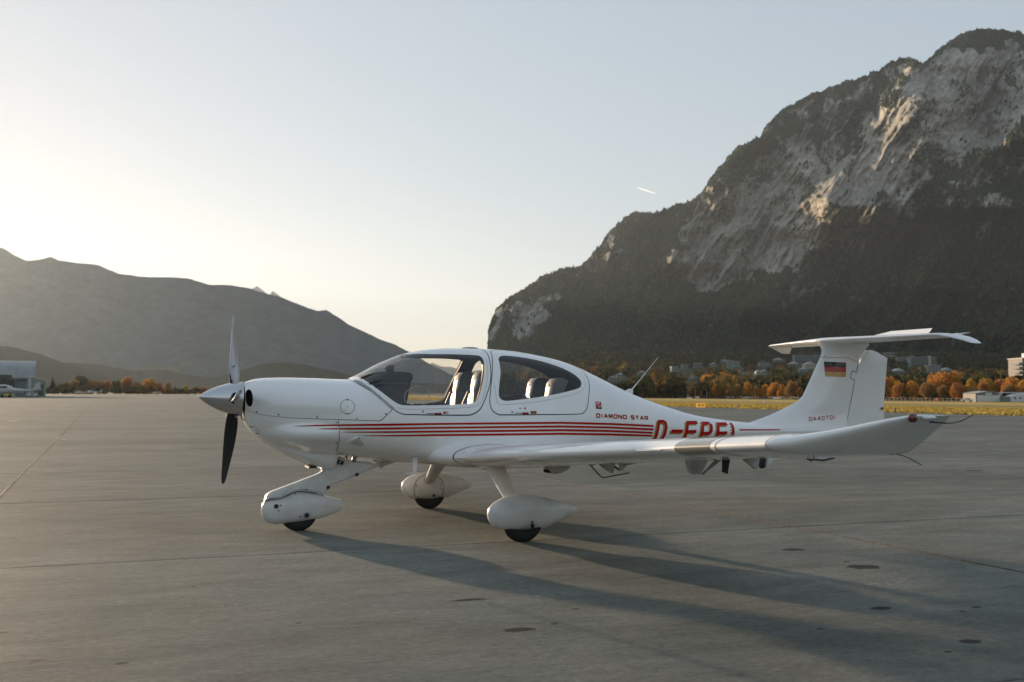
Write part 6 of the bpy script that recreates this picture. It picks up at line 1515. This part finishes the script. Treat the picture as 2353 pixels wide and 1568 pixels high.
# ------------------------------------------------------------------ far side of the airfield
M_door = mat('cream_door', (.74, .70, .62), .6, var=.04, vscale=.5)
def east_hangar():
    xg = 247.0; bx = 0.4412; Y = on_line(bx, xg); x = bx * Y; w = (0.4665 - bx) * Y; z = gz(xg)
    o = empty('small_hangar', (x, Y, z), 0.0, 'low hangar with wide cream door and shallow gable beside the autumn trees', 'hangar')
    h = 2.55
    V = [(0, 0, 0), (w, 0, 0), (w, 0, h), (w * .45, 0, h + .55), (0, 0, h)]; V += [(a, 9, c) for a, b, c in V]
    link('wall', fix_normals(mesh_py('wall', V, [(0, 1, 2, 3, 4), (5, 6, 7, 8, 9), (0, 1, 6, 5), (1, 2, 7, 6), (4, 0, 5, 9)], [M_corr])), o)
    V = [(-.2, -.2, h), (w * .45, -.2, h + .58), (w + .2, -.2, h), (w + .2, 9, h), (w * .45, 9, h + .58), (-.2, 9, h)]; V += [(a, b, c + .14) for a, b, c in V]
    link('roof', fix_normals(mesh_py('roof', V, [(0, 1, 7, 6), (1, 2, 8, 7), (6, 7, 10, 11), (7, 8, 9, 10), (0, 5, 4, 1), (1, 4, 3, 2)], [M_roofl])), o)
    d = link('sliding_door', boxes('sliding_door', [(.35, w - .55, -.12, -.05, .05, 2.0)], [M_door]), o)
    link('sign_board', boxes('sign_board', [(w * .36, w * .60, -.10, -.04, 2.12, 2.75)], [M_door], .02), o)
    v, f = tube([(w - .75, -.05, 2.42), (w - .75, -.2, 2.42)], .32, 18); link('round_sign', mesh_py('round_sign', v, f, [M_door]), o)
    o2 = empty('open_shed', (x + w + .05, Y + 2, z), 0.0, 'long open shed with grey flat roof and dark inside right of the low hangar', 'shed')
    link('roof', boxes('roof', [(0, 16, -2, 9, 2.62, 2.95)], [M_roofl]), o2)
    link('wall', boxes('wall', [(0, 16, 8.6, 8.9, -.5, 2.615)], [mat('dark_cladding', (.07, .07, .075), .8)]), o2)
    pm = boxes('post', [(-.1, .1, -.1, .1, -.5, 2.615)], [M_corr])
    for k in (0.2, 5, 10, 15.5): link('post', pm, o2, (k, -1.6, 0))
    x3 = 0.4748 * (Y - 4)
    o3 = empty('white_pavilion', (x3, Y - 4, z), 0.0, 'small white building with curved roof line in front of the open shed', 'building')
    V = [(0, 0, 0), (9, 0, 0), (9, 0, 2.5), (5, 0, 2.65), (2, 0, 2.3), (.4, 0, 1.9), (0, 0, 1.6)]; V += [(a, 5, c) for a, b, c in V]
    v, f = loft([np.array(V[:7]), np.array(V[7:])]); link('wall', fix_normals(mesh_py('wall', v, f, [M_door])), o3)
    for k in (1.0, 2.6, 4.0, 5.4): link('window', boxes('window', [(k, k + .45, -.04, .02, .9, 1.5)], [M_pane]), o3)
    link('annex', boxes('annex', [(-1.6, -.02, .6, 4, 0, 1.6)], [M_render]), o3)
east_hangar()

# airfield fence
def fence():
    xg = 243.5; o = empty('airfield_fence', (*gw(xg, 120), gz(xg)), YAW, 'long low fence of thin pale posts in front of the autumn trees', 'fence')
    pm = boxes('post', [(-.05, .05, -.05, .05, -.2, 1.15)], [mat('pale_timber', (.42, .33, .22), .8, var=.2, vscale=2)])
    Ya = on_line(0.1092, xg); ya = -(0.1092 * Ya - ORG[0]) * SA + (Ya - ORG[1]) * CA
    Yb = on_line(0.4391, xg); yb = -(0.4391 * Yb - ORG[0]) * SA + (Yb - ORG[1]) * CA
    k = 0; y = yb
    while y < ya and k < 290:
        link('post', pm, o, (0, y - 120, rt.uniform(-.06, .06)), (rt.uniform(-.03, .03), rt.uniform(-.03, .03), 0)); y += 1.75 + (y - yb) * .004; k += 1
    for zz in (.35, .95): link('wire', boxes('wire', [(-.012, .012, yb - 120, ya - 120, zz, zz + .03)], [M_steel]), o)
fence()

# guidance sign in the grass
def sign():
    bx = 0.1755; Y = 96.0; w = (0.1842 - bx) * Y; z = -.03
    o = empty('taxiway_sign', (bx * Y, Y, z), -.08, 'yellow taxiway sign with black numbers standing in the grass strip', 'sign')
    my = mat('yellow_sign_face', (.62, .36, .05), .5, var=.05, vscale=3)
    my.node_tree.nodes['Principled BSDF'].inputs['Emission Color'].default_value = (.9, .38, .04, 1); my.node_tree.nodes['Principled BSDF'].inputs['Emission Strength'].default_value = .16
    link('sign_face', boxes('sign_face', [(0, w, 0, .12, .06, .44)], [my], .008), o)
    link('sign_foot', boxes('sign_foot', [(.06, .12, .02, .10, -.05, .06), (w - .12, w - .06, .02, .10, -.05, .06)], [M_steel]), o)
    q = text_polys('-08-26-', .06, w - .06, .17, .17, .17, .030)
    V = []; F = []
    for p in q:
        F.append(tuple(range(len(V), len(V) + 4))); V += [(a[0], -.004 - .0006 * (len(F) % 5), a[1]) for a in p]
    sl_ = link('sign_lettering', mesh_py('sign_lettering', V, F, [mat('black_print', (.03, .02, .01), .6)]), o); sl_['kind'] = 'stuff'
sign()
M_blue = mat('blue_lens', (.02, .05, .22), .2, coat=1)
def taxi_light(bx, Y, label, h=.32):
    o = empty('taxiway_light', (bx * Y, Y, 0), 0, label, 'light', 'blue taxiway edge lights')
    v, f = tube([(0, 0, -.05), (0, 0, h * .6)], .03, 8); link('stem', mesh_py('stem', v, f, [M_black]), o)
    v, f = tube([(0, 0, h * .6), (0, 0, h * .9), (0, 0, h)], .065, 10, [1, .9, .4]); link('lens', mesh_py('lens', v, f, [M_blue], True), o)
taxi_light(0.2157, on_line(0.2157, 50.9), 'small blue taxiway light at the grass edge between the yellow sign and the tail fin')
taxi_light(0.3645, on_line(0.3645, 50.9), 'small blue taxiway light at the grass edge right of the rudder')
def marker(name, bx, xg, hz0, hz1, r_, m, label, cat):
    Y = on_line(bx, xg); z0 = gz(xg); z1 = EYE + hz1 * Y
    v, f = tube([(0, 0, 0), (0, 0, max(.3, z1 - z0))], r_, 8, [1, .8]); o = link(name, mesh_py(name, v, f, [m]), None, (bx * Y, Y, z0)); thing(o, label, cat); return o
M_wpost = mat('weathered_white_post', (.6, .58, .52), .7)
marker('mast', 0.1743, 238, 0, (0.1742, 0.0038)[1], .12, mat('rusty_mast', (.42, .22, .12), .8), 'thin rust coloured mast beside the white cabin near the fence', 'mast')
marker('mast', 0.1853, 250, 0, (0.1852, 0.0026)[1], .10, M_wpost, 'thin grey mast among the dark trees right of the rusty mast', 'mast')
marker('marker_post', 0.2406, 108, 0, (0.2404, -0.0055)[1], .16, M_wpost, 'pale blurred marker post standing in the grass before the taxiway', 'post')
def cabin():
    bx = 0.1751; Y = on_line(bx, 232); z = gz(232)
    o = empty('white_cabin', (bx * Y, Y, z), 0, 'small white equipment cabin at the fence beside the rusty mast', 'cabin')
    link('cabin_body', boxes('cabin_body', [(0, 1.3, 0, 1.2, 0, .95)], [M_door], .05), o); link('cabin_roof', boxes('cabin_roof', [(-.06, 1.36, -.06, 1.26, .955, 1.02)], [M_roofl]), o); link('door', boxes('door', [(.2, .6, -.03, -.01, .05, .8)], [M_roofl]), o)
    bx = 0.1664; Y = on_line(bx, 233)
    o = empty('radar_platform', (bx * Y, Y, z), 0, 'low pale platform carrying a small round dish left of the white cabin', 'antenna')
    link('platform', boxes('platform', [(0, 2.2, 0, 1.5, 0, .45), (.3, 1.8, .2, 1.2, .45, .62)], [M_door]), o)
    v, f = tube([(.5, .5, .6), (.5, .5, 1.15)], .04, 8); link('stem', mesh_py('stem', v, f, [M_steel]), o)
    v, f = tube([(.5, .40, 1.35), (.5, .48, 1.35), (.5, .52, 1.35)], .24, 16, [1, .8, .3]); link('dish', mesh_py('dish', v, f, [M_door], True), o)
cabin()

# parked cars behind the fence
M_carw = mat('white_car_paint', (.7, .7, .7), .3, coat=1); M_card = mat('grey_car_paint', (.10, .11, .12), .3, coat=1); M_oran = mat('orange_paint', (.6, .14, .04), .4)
def car_body():
    prof = [(-2.0, .35), (-2.05, .75), (-1.9, .92), (-1.15, .98), (-.6, 1.42), (.9, 1.45), (1.6, 1.0), (2.0, .92), (2.05, .4)]
    rings = [np.array([(x, y, z if z < 1.0 or abs(y) < .7 else z - .02) for x, z in prof]) for y in (-.85, -.7, .7, .85)]
    V, F = loft(rings); return autosmooth(mesh_py('car_body', V, F, [M_carw]), 40)
CB = car_body(); CWm = boxes('side_window', [(-.55, .95, -.862, -.85, 1.0, 1.33)], [M_pane]); _v, _f = tube([(0, -.1, 0), (0, .1, 0)], .32, 16); CT = mesh_py('wheel', _v, _f, [M_tyre])
def car(bx, xg, paint, label, s=.75):
    Y = on_line(bx, xg); o = empty('parked_car', (bx * Y, Y, gz(xg)), rt.uniform(-.3, .3), label, 'car', 'cars parked along the airfield fence'); o.scale = (s, s, s)
    b = link('car_body', CB, o); b.material_slots[0].link = 'OBJECT'; b.material_slots[0].material = paint
    link('side_window', CWm, o)
    for x in (-1.3, 1.3):
        for y in (-.78, .78): link('wheel', CT, o, (x, y, .32))
car(0.2074, 246, M_card, 'grey car parked behind the fence right of the thin grey mast'); car(0.2522, 246, M_carw, 'white car parked behind the fence closest to the tail fin')
car(0.2236, 248, M_carw, 'white car parked under the rust tree left of the marker post'); car(0.4329, 240, M_carw, 'white car parked beside the low hangar wall')
def barrel():
    bx = 0.4047; Y = on_line(bx, 240); v, f = tube([(0, 0, 0), (0, 0, .5), (0, 0, .95), (0, 0, 1.1)], .42, 16, [.7, 1, .9, .3])
    o = link('orange_marker_ball', mesh_py('orange_marker_ball', v, f, [M_oran], True), None, (bx * Y, Y, gz(240))); thing(o, 'orange marker ball standing before the fence right of the rudder', 'marker')
barrel()

# ------------------------------------------------------------------ west side: hangar, annex and parked aircraft
M_zinc = mat('pale_metal_roof', (.30, .31, .31), .5, metal=.2, var=.08, vscale=.4)
M_conc = mat('grey_green_wall', (.30, .32, .27), .85, var=.1, vscale=.5)
def west_hangar():
    D = 285.0; xr = -0.4542 * D; xl = -0.5954 * D
    o = empty('arched_hangar', (xr, D, 0), .42, 'large hangar with a pale curved metal roof at the far left', 'hangar')
    L_ = xl - xr; prof = [(0, 5.2), (.6, 6.6), (1.8, 7.8), (3.6, 8.8), (6, 9.5), (9, 9.8), (13, 9.8), (16, 9.5), (18.4, 8.8), (20.2, 7.8), (21.4, 6.6), (22, 5.2)]
    rings = [np.array([(x, y, z) for y, z in prof]) for x in (0.3, L_)]
    n = len(prof); V = np.concatenate(rings); F = [(i, i + 1, n + i + 1, n + i) for i in range(n - 1)]
    me = autosmooth(mesh_py('curved_roof', V, F, [M_zinc]), 60); r_ = link('curved_roof', me, o)
    rb = None
    for k in range(0, 9):
        xx = L_ / 9 * k + .1; q = [(xx, y - .05, z + .03) for y, z in prof[:7]]
        v, f = tube(q, .06, 5); link('roof_rib', mesh_py('roof_rib', v, f, [M_zinc]), r_)
    link('gable_wall', mesh_py('gable_wall', [(0, 0, 0)] + [(0, y, z - .02) for y, z in prof] + [(0, 22, 0)], [tuple(range(n + 2))], [M_conc]), o)
    link('front_wall', boxes('front_wall', [(L_, 0, -.3, 0, 0, 5.15)], [M_conc]), o)
    link('gutter', boxes('gutter', [(L_, .4, -.7, -.32, 5.0, 5.3)], [M_roofl]), o)
    pm = boxes('pillar', [(-.35, .35, -.9, -.32, 0, 4.98)], [M_roofl]); dm = boxes('hangar_door', [(-2.6, 2.6, -.5, -.33, .1, 4.1)], [mat('blue_grey_door', (.13, .16, .17), .6)])
    hm = boxes('door_header', [(-2.7, 2.7, -.62, -.32, 4.12, 4.6)], [mat('dark_header', (.04, .045, .04), .7)])
    for k in range(6):
        x = -2.1 - k * 6.4; link('pillar', pm, o, (x + .9, 0, 0)); link('hangar_door', dm, o, (x - 2.6, 0, 0)); link('door_header', hm, o, (x - 2.6, 0, 0))
    o2 = empty('lean_to', (xr + .02, D + 1, 0), .42, 'low side building with curved eave against the right end of the arched hangar', 'building')
    V = [(.05, 0, 0), (2.4, 0, 0), (2.4, 0, 3.6), (2.0, 0, 4.1), (.05, 0, 4.6)]; V += [(a, 12, c) for a, b, c in V]
    v, f = loft([np.array(V[:5]), np.array(V[5:])]); link('wall', fix_normals(mesh_py('wall', v, f, [M_conc])), o2)
    link('roof_edge', mesh_py('roof_edge', *loft([np.array([(0.05, -.3, 4.62), (2.1, -.3, 4.12), (2.6, -.3, 3.6), (2.7, -.3, 3.75), (2.2, -.3, 4.3), (.05, -.3, 4.85)]), np.array([(0.05, 12, 4.62), (2.1, 12, 4.12), (2.6, 12, 3.6), (2.7, 12, 3.75), (2.2, 12, 4.3), (.05, 12, 4.85)])]), [M_roofl]), o2)
    link('shutter', boxes('shutter', [(.5, 1.9, -.08, -.02, .1, 3.3)], [mat('green_shutter', (.07, .10, .07), .7)]), o2)
    D3 = 262.0; xa, xb = -0.5125 * D3, -0.4731 * D3
    o3 = empty('apron_office', (xb, D3, 0), .35, 'dark two storey office block on white columns before the arched hangar', 'building')
    W_ = xa - xb
    link('upper_floor', boxes('upper_floor', [(W_, -1.4, 0, 8, 2.9, 5.5), (-1.4, 0, 1, 8, 2.2, 4.2)], [mat('dark_green_cladding', (.055, .065, .055), .7)]), o3)
    link('ground_floor', boxes('ground_floor', [(W_, -.6, 1.2, 8, 0, 2.895)], [M_conc]), o3)
    pm2 = boxes('column', [(-.35, .35, 0, .5, 0, 2.895)], [M_render])
    for k in (-2.6, -.9, -5.2, -8): link('column', pm2, o3, (k, 0, 0))
    link('door', boxes('door', [(-2.1, -1.2, 1.08, 1.19, 0, 2.4)], [M_hole]), o3)
    wm = boxes('window', [(-.8, .8, -.03, .02, 0, 1.0)], [M_pane])
    for k in (-2.6, -4.8, -7): link('window', wm, o3, (k, -.01, 3.7))
west_hangar()
def small_plane(name, bx, Y, rot, L_, label, paint, low=True):
    o = empty(name, (bx * Y, Y, 0), rot, label, 'aircraft', 'small aircraft parked on the far stands')
    k = L_ / 7.5
    rows = [(0, .95, .90, .03), (.25, 1.12, .72, .25), (.9, 1.25, .60, .45), (1.7, 1.72, .58, .5), (2.8, 1.75, .58, .5), (3.8, 1.35, .68, .34), (5.5, 1.15, .85, .16), (7.2, 1.1, .95, .06), (7.4, 1.05, 1.0, .02)]
    body('fuselage', [(x * k, a * k, b * k, w * k) for x, a, b, w in rows], paint, o, n=16)
    link('wing', boxes('wing', [(1.9 * k, 3.1 * k, -5.0 * k, 5.0 * k, .70 * k if low else 1.75 * k, .80 * k if low else 1.85 * k)], [paint], .02), o)
    link('tailplane', boxes('tailplane', [(6.6 * k, 7.3 * k, -1.5 * k, 1.5 * k, 1.08 * k, 1.13 * k)], [paint]), o)
    v, f = loft([np.array([(6.2 * k, y, 1.05 * k), (6.9 * k, y, 2.1 * k), (7.3 * k, y, 2.15 * k), (7.4 * k, y, 1.02 * k)]) for y in (-.03, .03)]); link('fin', fix_normals(mesh_py('fin', v, f, [paint])), o)
    link('cabin_window', boxes('cabin_window', [(1.5 * k, 3.0 * k, -.52 * k, .52 * k, 1.3 * k, 1.6 * k)], [M_pane], .05), o)
    for x, y in ((.9, 0), (2.7, 1.2), (2.7, -1.2)):
        v, f = tube([(x * k, (y - .06) * k, .2 * k), (x * k, (y + .06) * k, .2 * k)], .2 * k, 12); link('wheel', mesh_py('wheel', v, f, [M_tyre]), o)
        v, f = tube([(x * k, y * k, .2 * k), (x * k, y * .8 * k, .75 * k)], .04 * k, 6); link('gear_leg', mesh_py('gear_leg', v, f, [paint]), o)
M_pw = mat('parked_white_paint', (.42, .43, .44), .3, coat=.6)
small_plane('parked_aircraft', -0.5001, 225, .05, 11.6, 'long white aircraft parked before the arched hangar with its fin at the lean-to', M_pw)
small_plane('parked_aircraft', -0.4163, 540, .4, 7.4, 'white aircraft parked under the big green tree at the far end of the apron', M_pw)
small_plane('parked_aircraft', -0.4047, 520, .9, 8.4, 'white aircraft with bright sunlit nose parked right of the big green tree', M_pw)
small_plane('parked_aircraft', -0.3417, 560, 1.2, 6.5, 'small white aircraft parked before the orange trees left of the propeller', M_pw)
def ground_gear():
    D = 243.0; o = empty('yellow_cart', (-0.4829 * D, D, 0), 0, 'yellow ground power cart on the apron before the parked white aircraft', 'cart')
    link('cart_body', boxes('cart_body', [(0, .95, 0, .8, .2, 1.15)], [mat('yellow_paint', (.55, .36, .03), .5)], .04), o)
    v, f = tube([(0, .1, .14), (0, .2, .14)], .14, 10); wm = mesh_py('wheel', v, f, [M_tyre])
    for x in (.15, .8):
        for y in (0, .5): link('wheel', wm, o, (x, y, 0))
    v, f = tube([(.95, .4, .4), (1.4, .4, .2)], .03, 6); link('drawbar', mesh_py('drawbar', v, f, [M_black]), o)
    for b0, lab in ((-0.4623, 'left'), (-0.4557, 'right')):
        o = empty('baggage_trolley', (b0 * 246, 246, 0), .1, 'small white trolley with dark wheels on the far apron, the %s one of two' % lab, 'trolley', 'white trolleys on the far apron')
        link('trolley_box', boxes('trolley_box', [(0, .95, 0, .7, .3, .75)], [M_pw], .05), o)
        for x in (.15, .8):
            for y in (0, .5): link('wheel', wm, o, (x, y, 0))
ground_gear()
